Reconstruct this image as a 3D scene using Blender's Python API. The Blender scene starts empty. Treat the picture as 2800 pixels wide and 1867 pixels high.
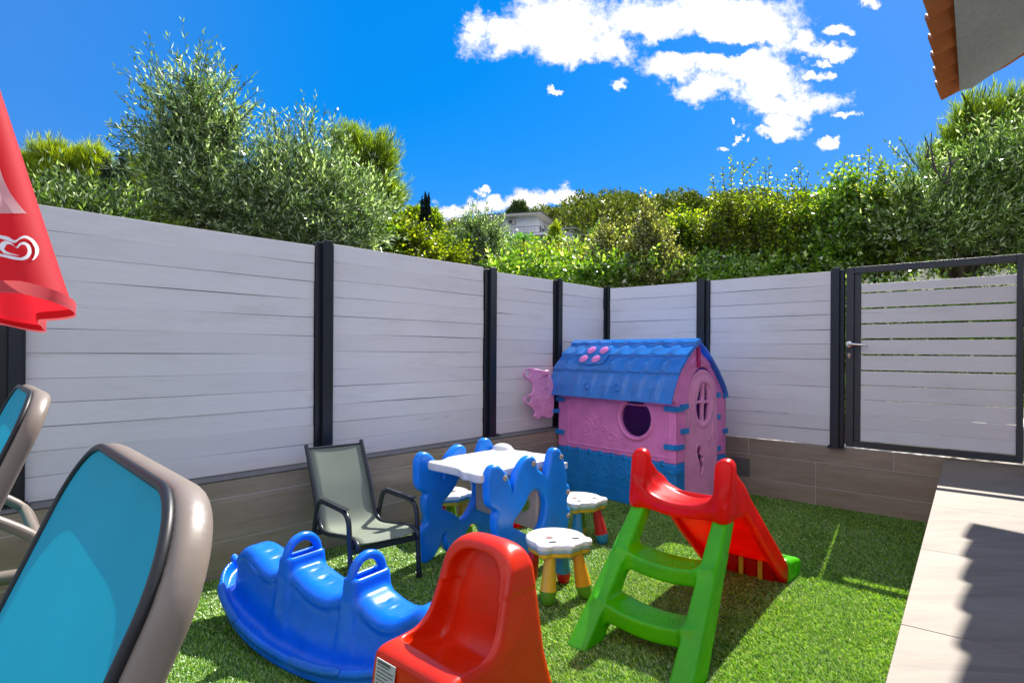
import bpy, bmesh, math, random
import numpy as np
from mathutils import Vector, Matrix
R = math.radians
rng = np.random.default_rng(7)
random.seed(7)
SC = bpy.context.scene
COL = SC.collection

# ------------------------------------------------------------------ survey of the place
F_, CX, CY, ROLL, CAMH = 1625.0, 1400.0, 962.0, 0.006, 1.05   # focal length etc. in pixels of the 2800 px wide photograph
def uv(x, y):
    dx, dy = x - CX, y - CY
    c, s = math.cos(ROLL), math.sin(ROLL)
    return (dx*c + dy*s)/F_, -(dy*c - dx*s)/F_
def at(x, y, Y):
    u, v = uv(x, y); return Vector((u*Y, Y, CAMH + v*Y))
DV = Vector((.666, .746, 0)); AV = Vector((.746, -.666, 0))   # the two wall directions of the yard
RA = math.atan2(-.666, .746)                                   # local x = AV, local y = DV
RD = math.atan2(.746, .666)                                    # local x = DV, local y = -AV

# ------------------------------------------------------------------ objects
def tag(o, label=None, cat=None, group=None, kind=None):
    if label: o['label'] = label
    if cat: o['category'] = cat
    if group: o['group'] = group
    if kind: o['kind'] = kind
    return o
def thing(name, label, cat, loc=(0, 0, 0), rz=0, group=None):
    o = bpy.data.objects.new(name, None); COL.objects.link(o)
    o.location = loc; o.rotation_euler = (0, 0, rz); o.empty_display_size = .1
    return tag(o, label, cat, group)
def link_mesh(name, me, mats, parent=None, sharp=40, loc=None, rot=None):
    if not isinstance(mats, (list, tuple)): mats = [mats]
    for m in mats: me.materials.append(m)
    if sharp is not None:
        me.polygons.foreach_set('use_smooth', [True]*len(me.polygons))
        if sharp < 180: me.set_sharp_from_angle(angle=R(sharp))
    o = bpy.data.objects.new(name, me); COL.objects.link(o)
    if parent: o.parent = parent
    if loc is not None: o.location = loc
    if rot is not None: o.rotation_euler = rot
    return o
def mesh_np(name, V, Fc, mats, parent=None, sharp=180, midx=None, loc=None, rot=None):
    V = np.asarray(V, dtype=np.float32); Fc = np.asarray(Fc, dtype=np.int32)
    me = bpy.data.meshes.new(name); n, k = Fc.shape
    me.vertices.add(len(V)); me.vertices.foreach_set('co', V.ravel())
    me.loops.add(n*k); me.loops.foreach_set('vertex_index', Fc.ravel())
    me.polygons.add(n); me.polygons.foreach_set('loop_start', np.arange(0, n*k, k, dtype=np.int32))
    if midx is not None: me.polygons.foreach_set('material_index', np.asarray(midx, dtype=np.int32))
    me.update(calc_edges=True)
    return link_mesh(name, me, mats, parent, sharp, loc, rot)

class MB:
    def __init__(s): s.v = []; s.f = []; s.m = []
    def add(s, vs, fs, m=0):
        b = len(s.v); s.v += [tuple(p) for p in vs]
        for q in fs: s.f.append([b+i for i in q]); s.m.append(m)
    def box(s, lo, hi, m=0, M=None):
        x0, y0, z0 = lo; x1, y1, z1 = hi
        vs = [(x0,y0,z0),(x1,y0,z0),(x1,y1,z0),(x0,y1,z0),(x0,y0,z1),(x1,y0,z1),(x1,y1,z1),(x0,y1,z1)]
        if M: vs = [M @ Vector(p) for p in vs]
        s.add(vs, [(0,3,2,1),(4,5,6,7),(0,1,5,4),(1,2,6,5),(2,3,7,6),(3,0,4,7)], m)
    def tube(s, pts, r, n=10, m=0, closed=False, cap=True):
        pts = [Vector(p) for p in pts]; N = len(pts)
        rs = r if isinstance(r, (list, tuple)) else [r]*N
        prev = None; rings = []
        for i, p in enumerate(pts):
            if closed: t = (pts[(i+1) % N] - pts[i-1]).normalized()
            else: t = (pts[min(i+1, N-1)] - pts[max(i-1, 0)]).normalized()
            if prev is None:
                a = Vector((0, 0, 1)) if abs(t.z) < .9 else Vector((1, 0, 0))
                e1 = t.cross(a).normalized()
            else:
                e1 = (prev - t*prev.dot(t)).normalized()
            prev = e1; e2 = t.cross(e1)
            rings.append([p + (e1*math.cos(2*math.pi*k/n) + e2*math.sin(2*math.pi*k/n))*rs[i] for k in range(n)])
        fs = []
        for i in range(N if closed else N-1):
            j = (i+1) % N
            for k in range(n): fs.append((i*n+k, i*n+(k+1) % n, j*n+(k+1) % n, j*n+k))
        if cap and not closed: fs += [tuple(range(n))[::-1], tuple((N-1)*n+k for k in range(n))]
        s.add([q for rg in rings for q in rg], fs, m)
    def lathe(s, prof, n=24, m=0, M=None):
        vs = []; fs = []; N = len(prof)
        for r, z in prof:
            for k in range(n): vs.append(Vector((r*math.cos(2*math.pi*k/n), r*math.sin(2*math.pi*k/n), z)))
        if M: vs = [M @ p for p in vs]
        for i in range(N-1):
            for k in range(n): fs.append((i*n+k, i*n+(k+1) % n, (i+1)*n+(k+1) % n, (i+1)*n+k))
        fs += [tuple(range(n))[::-1], tuple((N-1)*n+k for k in range(n))]
        s.add(vs, fs, m)
    def prism(s, pts, z0, z1, m=0, M=None):
        n = len(pts); vs = [Vector((p[0], p[1], z0)) for p in pts] + [Vector((p[0], p[1], z1)) for p in pts]
        if M: vs = [M @ p for p in vs]
        s.add(vs, [tuple(range(n))[::-1], tuple(range(n, 2*n))] + [(i, (i+1) % n, n+(i+1) % n, n+i) for i in range(n)], m)
    def build(s, name, mats, parent=None, sharp=40, bevel=0, seg=2, loc=None, rot=None):
        me = bpy.data.meshes.new(name); me.from_pydata(s.v, [], s.f)
        me.polygons.foreach_set('material_index', s.m)
        bm = bmesh.new(); bm.from_mesh(me); bmesh.ops.recalc_face_normals(bm, faces=bm.faces); bm.to_mesh(me); bm.free()
        o = link_mesh(name, me, mats, parent, sharp, loc, rot)
        if bevel:
            b = o.modifiers.new('bevel', 'BEVEL'); b.width = bevel; b.segments = seg; b.limit_method = 'ANGLE'; b.angle_limit = R(40)
            b.harden_normals = True
        return o
def arc(p0, p1, p2, n=8):
    p0, p1, p2 = Vector(p0), Vector(p1), Vector(p2)
    return [p0*(1-t)**2 + p1*2*t*(1-t) + p2*t*t for t in [i/n for i in range(n+1)]]
def smooth_path(pts, n=6, closed=False):
    P = [Vector(p) if len(p) == 3 else Vector((p[0], p[1], 0)) for p in pts]; N = len(P); out = []
    for i in range(N if closed else N-1):
        if closed: a, b, c, d = P[i-1], P[i], P[(i+1) % N], P[(i+2) % N]
        else: a, b, c, d = P[max(i-1, 0)], P[i], P[i+1], P[min(i+2, N-1)]
        for k in range(n):
            t = k/n
            out.append(.5*((2*b) + (c-a)*t + (2*a-5*b+4*c-d)*t*t + (3*b-a-3*c+d)*t**3))
    if not closed: out.append(P[-1])
    return out
def spl(pts, n=4): return [(p.x, p.y) for p in smooth_path(pts, n, True)]

# ------------------------------------------------------------------ rounded plastic shapes from distance fields
def smin(a, b, k): h = np.clip(.5+.5*(b-a)/k, 0, 1); return b*(1-h)+a*h-k*h*(1-h)
def smax(a, b, k): return -smin(-a, -b, k)
def sd_poly(px, py, pts):
    pts = np.asarray(pts, float); px, py = np.broadcast_arrays(px, py)
    d = np.full(px.shape, 1e9); s = np.ones(px.shape); n = len(pts); j = n-1
    for i in range(n):
        ex, ey = pts[j]-pts[i]; wx = px-pts[i][0]; wy = py-pts[i][1]
        t = np.clip((wx*ex+wy*ey)/(ex*ex+ey*ey+1e-12), 0, 1)
        d = np.minimum(d, (wx-ex*t)**2+(wy-ey*t)**2)
        c1 = py >= pts[i][1]; c2 = py < pts[j][1]; c3 = ex*wy > ey*wx
        s = np.where((c1 & c2 & c3) | (~c1 & ~c2 & ~c3), -s, s); j = i
    return s*np.sqrt(d)
def sd_ext(d2, z, h, r):                       # rounded extrusion
    a = d2 + r; b = np.abs(z) - h + r
    return np.minimum(np.maximum(a, b), 0) + np.sqrt(np.maximum(a, 0)**2 + np.maximum(b, 0)**2) - r
def sd_box(x, y, z, c, hs, r):
    a, b, d = np.abs(x-c[0])-hs[0]+r, np.abs(y-c[1])-hs[1]+r, np.abs(z-c[2])-hs[2]+r
    return np.minimum(np.maximum(np.maximum(a, b), d), 0) + np.sqrt(np.maximum(a, 0)**2+np.maximum(b, 0)**2+np.maximum(d, 0)**2) - r
def sd_caps(x, y, z, a, b, ra, rb=None):
    rb = ra if rb is None else rb
    a = np.array(a, float); b = np.array(b, float); e = b-a
    t = np.clip(((x-a[0])*e[0]+(y-a[1])*e[1]+(z-a[2])*e[2])/(e@e), 0, 1)
    return np.sqrt((x-a[0]-e[0]*t)**2+(y-a[1]-e[1]*t)**2+(z-a[2]-e[2]*t)**2) - (ra+(rb-ra)*t)
def sd_ell(x, y, z, c, r):
    k0 = np.sqrt(((x-c[0])/r[0])**2+((y-c[1])/r[1])**2+((z-c[2])/r[2])**2)
    return (k0-1)*min(r)
def sdf_obj(name, f, lo, hi, h, mats, parent=None, M=None, sharp=180, loc=None, rot=None):
    ax = [np.arange(lo[i]-2*h, hi[i]+2.5*h, h) for i in range(3)]
    V = f(ax[0][:, None, None], ax[1][None, :, None], ax[2][None, None, :])
    V = np.broadcast_to(V, tuple(len(a) for a in ax)).astype(float)
    ins = V < 0; n = [len(a)-1 for a in ax]
    def sub(A, i, j, k): return A[i:i+n[0], j:j+n[1], k:k+n[2]]
    cnt = sum(sub(ins, i, j, k).astype(np.int8) for i in (0, 1) for j in (0, 1) for k in (0, 1))
    act = (cnt > 0) & (cnt < 8); idx = np.full(act.shape, -1, np.int64); ci = np.argwhere(act); idx[act] = np.arange(len(ci))
    P = np.zeros((len(ci), 3)); W = np.zeros(len(ci))
    for d in range(3):
        o = [e for e in range(3) if e != d]
        for a in (0, 1):
            for b in (0, 1):
                c0 = [0, 0, 0]; c0[o[0]] = a; c0[o[1]] = b; c1 = list(c0); c1[d] = 1
                v0 = V[ci[:, 0]+c0[0], ci[:, 1]+c0[1], ci[:, 2]+c0[2]]; v1 = V[ci[:, 0]+c1[0], ci[:, 1]+c1[1], ci[:, 2]+c1[2]]
                x = (v0 < 0) != (v1 < 0); t = np.where(x, v0/np.where(x, v0-v1, 1), 0)
                q = np.array(c0, float)[None, :].repeat(len(ci), 0); q[:, d] = t
                P[x] += q[x]; W[x] += 1
    P = P/W[:, None] + ci
    P = np.stack([ax[i][0] + P[:, i]*h for i in range(3)], 1)
    for _ in range(3):
        x, y, z = P.T; e = h*.25; v = f(x, y, z)
        g = np.stack([f(x+e, y, z)-f(x-e, y, z), f(x, y+e, z)-f(x, y-e, z), f(x, y, z+e)-f(x, y, z-e)], 1)/(2*e)
        g2 = np.maximum((g**2).sum(1), .15); st = -(v/g2)[:, None]*g
        l = np.linalg.norm(st, axis=1); st *= np.minimum(1, .5*h/np.maximum(l, 1e-9))[:, None]; P = P+st
    Q = []
    for d in range(3):
        o = [(d+1) % 3, (d+2) % 3]
        A = ins; sl0 = [slice(None)]*3; sl1 = [slice(None)]*3; sl0[d] = slice(0, -1); sl1[d] = slice(1, None)
        ch = np.argwhere(A[tuple(sl0)] != A[tuple(sl1)])
        ch = ch[(ch[:, o[0]] > 0) & (ch[:, o[1]] > 0) & (ch[:, o[0]] < n[o[0]]) & (ch[:, o[1]] < n[o[1]])]
        def cell(a, b):
            c = ch.copy(); c[:, o[0]] -= a; c[:, o[1]] -= b; return idx[c[:, 0], c[:, 1], c[:, 2]]
        q = np.stack([cell(1, 1), cell(0, 1), cell(0, 0), cell(1, 0)], 1)
        fl = ~A[ch[:, 0], ch[:, 1], ch[:, 2]]; q[fl] = q[fl][:, ::-1]; Q.append(q)
    Q = np.concatenate(Q); Q = Q[(Q >= 0).all(1)]
    if M is not None:
        Mm = np.array(M); P = P @ Mm[:3, :3].T + Mm[:3, 3]
        if np.linalg.det(Mm[:3, :3]) < 0: Q = Q[:, ::-1]
    return mesh_np(name, P, Q, mats, parent, sharp, loc=loc, rot=rot)
def axes(x, y, z, o=(0, 0, 0)):
    M = Matrix.Identity(4)
    for i, a in enumerate((x, y, z, o)):
        for k in range(3): M[k][i] = a[k]
    return M

# ------------------------------------------------------------------ materials
def mat(name): 
    m = bpy.data.materials.new(name); m.use_nodes = True; nt = m.node_tree
    return m, nt, nt.nodes['Principled BSDF']
def N(nt, t, **k):
    n = nt.nodes.new(t)
    for a, b in k.items(): setattr(n, a, b)
    return n
def ramp(nt, fac, stops):
    r = N(nt, 'ShaderNodeValToRGB'); nt.links.new(fac, r.inputs['Fac'])
    while len(r.color_ramp.elements) < len(stops): r.color_ramp.elements.new(.5)
    for e, (p, c) in zip(r.color_ramp.elements, stops): e.position = p; e.color = (*c, 1)
    return r.outputs['Color']
def noise(nt, scale, detail=4, sc=(1, 1, 1), rough=.55, coord='Object', dist=0):
    tc = N(nt, 'ShaderNodeTexCoord'); mp = N(nt, 'ShaderNodeMapping'); mp.inputs['Scale'].default_value = sc
    nt.links.new(tc.outputs[coord], mp.inputs['Vector'])
    n = N(nt, 'ShaderNodeTexNoise'); n.inputs['Scale'].default_value = scale; n.inputs['Detail'].default_value = detail
    n.inputs['Roughness'].default_value = rough; n.inputs['Distortion'].default_value = dist
    nt.links.new(mp.outputs[0], n.inputs['Vector']); return n.outputs['Fac']
def bump(nt, bs, fac, strength=.2, dist=.01, prev=None):
    b = N(nt, 'ShaderNodeBump'); b.inputs['Strength'].default_value = strength; b.inputs['Distance'].default_value = dist
    nt.links.new(fac, b.inputs['Height'])
    if prev: nt.links.new(prev, b.inputs['Normal'])
    nt.links.new(b.outputs[0], bs.inputs['Normal']); return b.outputs[0]
def mixc(nt, fac, a, b, mode='MIX'):
    m = N(nt, 'ShaderNodeMix', data_type='RGBA', blend_type=mode)
    for s, v in ((m.inputs[0], fac), (m.inputs[6], a), (m.inputs[7], b)):
        if hasattr(v, 'links'): nt.links.new(v, s)
        elif isinstance(v, (int, float)): s.default_value = v
        else: s.default_value = (*v, 1)
    return m.outputs[2]
def plastic(name, c, rough=.28, sss=0, var=.12, dirt=.0, coat=0, trans=0):
    m, nt, b = mat(name)
    n = noise(nt, 9, 5); lo = tuple(x*(1-var) for x in c); hi = tuple(min(1, x*(1+var*.6)) for x in c)
    col = ramp(nt, n, [(.35, lo), (.65, hi)])
    if dirt:
        d = ramp(nt, noise(nt, 4, 8, rough=.75), [(.5, (0, 0, 0)), (.75, (1, 1, 1))])
        mm = N(nt, 'ShaderNodeMath', operation='MULTIPLY'); mm.inputs[1].default_value = dirt; nt.links.new(d, mm.inputs[0])
        col = mixc(nt, mm.outputs[0], col, (.25, .22, .18))
    nt.links.new(col, b.inputs['Base Color'])
    rr = N(nt, 'ShaderNodeMapRange'); rr.inputs[3].default_value = rough*.75; rr.inputs[4].default_value = rough*1.35
    nt.links.new(noise(nt, 14, 6, rough=.7), rr.inputs[0]); nt.links.new(rr.outputs[0], b.inputs['Roughness'])
    b.inputs['Coat Weight'].default_value = coat
    if sss: b.inputs['Subsurface Weight'].default_value = sss; b.inputs['Subsurface Radius'].default_value = (.02, .02, .02); b.inputs['Subsurface Scale'].default_value = .5
    bump(nt, b, noise(nt, 160, 3), .06, .002)
    if trans:   # thin blow moulded walls let some light through
        t = N(nt, 'ShaderNodeBsdfTranslucent'); nt.links.new(col, t.inputs['Color']); mx = N(nt, 'ShaderNodeMixShader'); mx.inputs[0].default_value = trans
        nt.links.new(b.outputs[0], mx.inputs[1]); nt.links.new(t.outputs[0], mx.inputs[2]); nt.links.new(mx.outputs[0], nt.nodes['Material Output'].inputs['Surface'])
    return m
def flat(name, c, rough=.6, metal=0):
    m, nt, b = mat(name)
    n = noise(nt, 25, 4); nt.links.new(ramp(nt, n, [(.3, tuple(x*.85 for x in c)), (.7, tuple(min(1, x*1.08) for x in c))]), b.inputs['Base Color'])
    b.inputs['Roughness'].default_value = rough; b.inputs['Metallic'].default_value = metal
    return m
def leafmat(name, stops, trans=.35, rough=.42, spec=.5, tcol=None):
    m, nt, b = mat(name)
    g = N(nt, 'ShaderNodeNewGeometry'); col = ramp(nt, g.outputs['Random Per Island'], stops)
    nt.links.new(col, b.inputs['Base Color']); b.inputs['Roughness'].default_value = rough
    b.inputs['Specular IOR Level'].default_value = spec
    t = N(nt, 'ShaderNodeBsdfTranslucent'); 
    tc = mixc(nt, 1.0, col, tcol or (1.5, 1.6, .6), 'MULTIPLY'); nt.links.new(tc, t.inputs['Color'])
    mx = N(nt, 'ShaderNodeMixShader'); mx.inputs[0].default_value = trans
    nt.links.new(b.outputs[0], mx.inputs[1]); nt.links.new(t.outputs[0], mx.inputs[2])
    nt.links.new(mx.outputs[0], nt.nodes['Material Output'].inputs['Surface']); return m

def m_paintwood():
    m, nt, b = mat('white_paint_on_wood')
    g = noise(nt, 3.2, 8, (1.2, 1, 26), .65); w = noise(nt, 1.1, 4, (1, 1, 3))
    c = ramp(nt, g, [(.20, (.62, .59, .57)), (.36, (.81, .78, .77)), (.48, (.86, .83, .82)), (.75, (.87, .845, .835))])
    c = mixc(nt, .28, c, ramp(nt, w, [(.3, (.78, .755, .745)), (.7, (.87, .845, .835))]))
    gi = N(nt, 'ShaderNodeNewGeometry')
    c = mixc(nt, .6, c, ramp(nt, gi.outputs['Random Per Island'], [(0, (.82, .80, .80)), (1, (1, 1, 1))]), 'MULTIPLY')
    st = ramp(nt, noise(nt, 1.4, 7, (1.2, 1, 5), .7), [(.52, (0, 0, 0)), (.72, (.55, .55, .55))]); c = mixc(nt, st, c, (.64, .60, .56))
    # fine cracks that follow the grain
    k = noise(nt, 5, 6, (.55, 1, 30), .6, dist=.6); kk = ramp(nt, k, [(.0, (1, 1, 1)), (.285, (.9, .9, .9)), (.305, (0, 0, 0))])
    c = mixc(nt, kk, c, (.30, .28, .27)); nt.links.new(c, b.inputs['Base Color']); b.inputs['Roughness'].default_value = .55
    n1 = bump(nt, b, g, .12, .003); bump(nt, b, kk, -.3, .002, n1); return m
def m_tile(name, ca, cb, cc, rough=.35, sc=(2.2, 22, 22)):
    m, nt, b = mat(name)
    gi = N(nt, 'ShaderNodeNewGeometry'); tc = N(nt, 'ShaderNodeTexCoord')
    sv = N(nt, 'ShaderNodeVectorMath', operation='SCALE'); sv.inputs[0].default_value = (7.3, 3.1, 5.7); nt.links.new(gi.outputs['Random Per Island'], sv.inputs['Scale'])
    ad = N(nt, 'ShaderNodeVectorMath', operation='ADD'); nt.links.new(tc.outputs['Object'], ad.inputs[0]); nt.links.new(sv.outputs[0], ad.inputs[1])
    mp = N(nt, 'ShaderNodeMapping'); mp.inputs['Scale'].default_value = sc; nt.links.new(ad.outputs[0], mp.inputs['Vector'])
    n = N(nt, 'ShaderNodeTexNoise'); n.inputs['Scale'].default_value = 1.0; n.inputs['Detail'].default_value = 8; n.inputs['Roughness'].default_value = .62; n.inputs['Distortion'].default_value = 1.1
    nt.links.new(mp.outputs[0], n.inputs['Vector'])
    c = ramp(nt, n.outputs['Fac'], [(.28, ca), (.5, cb), (.72, cc)])
    big = noise(nt, 2.2, 5, (1, 1.5, 1.5)); c = mixc(nt, .35, c, ramp(nt, big, [(.3, ca), (.7, cc)]))
    kn = noise(nt, 2.0, 7, tuple(v*.9 for v in sc), .7, dist=2.2); c = mixc(nt, ramp(nt, kn, [(.0, (.5, .5, .5)), (.3, (.35, .35, .35)), (.4, (0, 0, 0))]), c, tuple(v*.62 for v in ca))
    c = mixc(nt, .35, c, ramp(nt, gi.outputs['Random Per Island'], [(0, (.82, .82, .82)), (1, (1, 1, 1))]), 'MULTIPLY')
    nt.links.new(c, b.inputs['Base Color']); b.inputs['Roughness'].default_value = rough
    bump(nt, b, n.outputs['Fac'], .12, .003); return m

M_WOOD = m_paintwood()
M_GAP = flat('board_gap_dark', (.035, .033, .03), .8)
M_STEEL = flat('anthracite_steel', (.012, .016, .022), .3)
M_GATE = flat('grey_painted_steel', (.045, .048, .052), .38)
M_TILEW = m_tile('wood_look_wall_tile', (.26, .19, .13), (.36, .275, .20), (.44, .355, .275), .35)
M_TILEP = m_tile('pale_wood_look_floor_tile', (.13, .092, .058), (.215, .165, .112), (.275, .225, .165), .55, (2.4, 13, 13))
M_GROUT = flat('light_grout', (.58, .55, .50), .9)
M_LEDGE = flat('grey_cap_stone', (.17, .165, .16), .6)
M_CHROME = flat('brushed_chrome', (.75, .75, .75), .22, 1)
M_BRASS = flat('brass_lock', (.65, .48, .33), .3, 1)
B_ROCK = plastic('blue_rocker_plastic', (.0, .17, .90), .26, dirt=.07)
B_TABLE = plastic('blue_table_plastic', (.0, .23, .88), .32, dirt=.06)
W_TABLE = plastic('white_table_plastic', (.74, .73, .72), .34, var=.04, dirt=.10)
BEIGE = plastic('beige_plastic', (.50, .40, .31), .4)
RED = plastic('red_plastic', (.80, .004, .0), .3, trans=.45)
REDO = plastic('orange_red_plastic', (.80, .024, .0), .28, dirt=.04)
GREEN = plastic('green_plastic', (.09, .64, .0), .27, trans=.25)
PINK = plastic('pink_plastic', (.93, .27, .68), .38, trans=.1, dirt=.08)
PINKP = plastic('pale_pink_plastic', (.93, .38, .70), .35, trans=.12)
PINKD = plastic('magenta_plastic', (.45, .02, .16), .35)
BPLAY = plastic('blue_playhouse_plastic', (.01, .25, .72), .35, trans=.06)
BROOF = plastic('blue_roof_plastic', (.055, .29, .82), .16, coat=.6, trans=.30)
YEL = plastic('yellow_plastic', (.70, .43, .02), .3); ORA = plastic('orange_yellow_plastic', (.78, .34, .01), .3)
LBL = plastic('light_blue_plastic', (.03, .27, .48), .3); GRN2 = plastic('leaf_green_plastic', (.10, .30, .015), .3)
REDL = plastic('red_leg_plastic', (.60, .012, .012), .3); WSEAT = plastic('white_seat_plastic', (.80, .80, .77), .3, var=.03, dirt=.06)
AQUA = plastic('grey_blue_rim_plastic', (.30, .46, .55), .3)
INK = flat('black_print', (.012, .012, .013), .5); GREYP = flat('grey_print', (.12, .12, .125), .5)
REDP = flat('red_print', (.65, .06, .06), .5)
TAUPE = plastic('taupe_resin', (.235, .19, .155), .38, var=.05)
PIPING = flat('black_piping', (.012, .013, .016), .45)
CHFR = flat('dark_slate_tube', (.018, .024, .032), .34)
PAPER = flat('printed_paper', (.62, .62, .60), .7)
WHITEW = flat('grey_white_render', (.54, .57, .61), .85)
BAG = flat('black_patterned_fabric', (.02, .022, .03), .75)

def m_fabric(name, c, tr, trans=.35, sc=900):
    m, nt, b = mat(name)
    tc = N(nt, 'ShaderNodeTexCoord'); w = N(nt, 'ShaderNodeTexChecker'); w.inputs['Scale'].default_value = sc
    nt.links.new(tc.outputs['Object'], w.inputs['Vector'])
    col = mixc(nt, .15, ramp(nt, noise(nt, 5, 5), [(.3, tuple(x*.86 for x in c)), (.7, c)]), w.outputs['Color'], 'MULTIPLY')
    nt.links.new(col, b.inputs['Base Color']); b.inputs['Roughness'].default_value = .75
    t = N(nt, 'ShaderNodeBsdfTranslucent'); t.inputs['Color'].default_value = (*tr, 1)
    mx = N(nt, 'ShaderNodeMixShader'); mx.inputs[0].default_value = trans
    nt.links.new(b.outputs[0], mx.inputs[1]); nt.links.new(t.outputs[0], mx.inputs[2]); nt.links.new(mx.outputs[0], nt.nodes['Material Output'].inputs['Surface'])
    return m
TEAL = m_fabric('teal_sling_fabric', (.0, .43, .62), (.0, .44, .60), .20)
SAGE = m_fabric('sage_sling_fabric', (.34, .385, .30), (.40, .45, .34), .3)
CANVR = m_fabric('red_canvas', (.66, .015, .03), (.95, .03, .05), .42)
CANVW = m_fabric('white_canvas', (.84, .80, .81), (1, .92, .93), .5)

# ------------------------------------------------------------------ camera, light, sky
cam = bpy.data.cameras.new('camera'); co = bpy.data.objects.new('camera', cam); COL.objects.link(co)
cam.sensor_width = 36; cam.lens = F_/2800*36; cam.shift_y = (CY-933.5)/2800; cam.clip_end = 3000; cam.clip_start = .02
co.location = (0, 0, CAMH); co.rotation_euler = (R(90), -ROLL, 0); SC.camera = co
SUN = Vector((.546*.676, .838*.676, .737)).normalized()
sl = bpy.data.lights.new('sun', 'SUN'); sl.energy = 4.8; sl.angle = R(.5); sl.color = (1, .95, .87)
so = bpy.data.objects.new('sun', sl); COL.objects.link(so); so.rotation_euler = (-SUN).to_track_quat('-Z', 'Y').to_euler(); so.location = (3, 4, 8)
SC.view_settings.view_transform = 'Standard'; SC.view_settings.look = 'None'; SC.view_settings.exposure = .88; SC.view_settings.gamma = 1

def build_sky():
    w = bpy.data.worlds.new('World'); SC.world = w; w.use_nodes = True; nt = w.node_tree
    bg = nt.nodes['Background']; bg.inputs['Strength'].default_value = .1
    sky = N(nt, 'ShaderNodeTexSky', sky_type='NISHITA'); sky.sun_disc = False
    sky.sun_elevation = math.asin(SUN.z); sky.sun_rotation = math.atan2(SUN.x, SUN.y); sky.dust_density = .3; sky.ozone_density = 3; sky.air_density = 1.2
    hs = N(nt, 'ShaderNodeHueSaturation'); hs.inputs['Saturation'].default_value = 1.62; hs.inputs['Value'].default_value = .74
    nt.links.new(sky.outputs[0], hs.inputs['Color'])
    tint = mixc(nt, 1, hs.outputs[0], (1.0, .92, 1.10), 'MULTIPLY')
    mxm = N(nt, 'ShaderNodeVectorMath', operation='MAXIMUM'); nt.links.new(tint, mxm.inputs[0]); mxm.inputs[1].default_value = (0, 0, 0)
    tc = N(nt, 'ShaderNodeTexCoord'); sp = N(nt, 'ShaderNodeSeparateXYZ'); nt.links.new(tc.outputs['Generated'], sp.inputs[0])
    def ma(op, a, b=None, c=None):
        n = N(nt, 'ShaderNodeMath', operation=op)
        for i, v in enumerate((a, b, c)):
            if v is None: continue
            if hasattr(v, 'links'): nt.links.new(v, n.inputs[i])
            else: n.inputs[i].default_value = v
        return n.outputs[0]
    yy = ma('MAXIMUM', sp.outputs[1], .05); cu = ma('DIVIDE', sp.outputs[0], yy); cv = ma('DIVIDE', sp.outputs[2], yy)
    cb = N(nt, 'ShaderNodeCombineXYZ'); nt.links.new(cu, cb.inputs[0]); nt.links.new(cv, cb.inputs[1])
    # clear deep blue toward the middle of the view, paler to the sides
    av = N(nt, 'ShaderNodeMapRange', interpolation_type='SMOOTHSTEP'); av.inputs[1].default_value = .25; av.inputs[2].default_value = .85; nt.links.new(ma('ABSOLUTE', cu), av.inputs[0])
    deep = mixc(nt, av.outputs[0], (.02, 1.60, 5.2), (.44, 1.68, 4.9)); skyc = mixc(nt, .65, mxm.outputs[0], deep)
    def nz(scale, det, rough, off):
        n = N(nt, 'ShaderNodeTexNoise'); n.inputs['Scale'].default_value = scale; n.inputs['Detail'].default_value = det; n.inputs['Roughness'].default_value = rough
        mp = N(nt, 'ShaderNodeMapping'); mp.inputs['Location'].default_value = (off, off*.7, off*.3); nt.links.new(cb.outputs[0], mp.inputs[0]); nt.links.new(mp.outputs[0], n.inputs['Vector'])
        return n
    wn = nz(7, 6, .6, 3.1); wv = N(nt, 'ShaderNodeVectorMath', operation='MULTIPLY_ADD'); nt.links.new(wn.outputs['Color'], wv.inputs[0])
    wv.inputs[1].default_value = (.15, .10, 0); nt.links.new(cb.outputs[0], wv.inputs[2])
    wo = N(nt, 'ShaderNodeVectorMath', operation='SUBTRACT'); nt.links.new(wv.outputs[0], wo.inputs[0]); wo.inputs[1].default_value = (.075, .05, 0)
    wn2 = nz(42, 5, .6, 9.4); wv2 = N(nt, 'ShaderNodeVectorMath', operation='MULTIPLY_ADD'); nt.links.new(wn2.outputs['Color'], wv2.inputs[0]); wv2.inputs[1].default_value = (.05, .035, 0); nt.links.new(wo.outputs[0], wv2.inputs[2])
    wo = N(nt, 'ShaderNodeVectorMath', operation='SUBTRACT'); nt.links.new(wv2.outputs[0], wo.inputs[0]); wo.inputs[1].default_value = (.025, .0175, 0)
    def S(a, b, s=2.045, ox=1250, oy=0): return ox+a/s, oy+b/s
    blobs = []
    for a, b, rx, ry, g in ((150,170,85,110,.62),(330,190,220,105,1),(640,150,300,170,1),(760,300,230,75,1),(1100,110,360,115,1),(1500,90,380,125,1),(1640,200,210,140,1),
        (1240,375,240,75,1),(1560,370,260,85,1),(1720,430,230,100,1),(1480,520,170,62,.95),(1880,560,250,75,1),(1800,670,120,75,1),(1790,755,150,38,.95),
        (2130,268,115,38,.85),(1950,215,90,62,.95),(2000,405,85,30,.8),(2030,330,75,20,.65),(890,495,60,30,.75),(568,508,26,19,.75),(2055,830,50,26,.85),
        (2135,665,50,20,.75),(1520,848,30,20,.75),(2165,145,80,26,.8),(2300,12,75,30,.85),(1670,730,30,14,.65),(1575,812,22,12,.55),(2110,388,40,16,.6),(1565,702,14,14,.6)):
        px, py = S(a, b); blobs.append((px, py, rx/2.045, ry/2.045, g))
    for px, py, rx, ry, g in ((1245,578,42,26,1),(1345,562,75,24,1),(1440,560,48,30,1),(1545,545,45,24,1),(1500,560,35,16,.9),(1597,548,30,12,.9),(1316,515,20,9,.5),(1262,607,40,20,1)):
        blobs.append((px, py, rx, ry, g))
    tot = None
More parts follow.
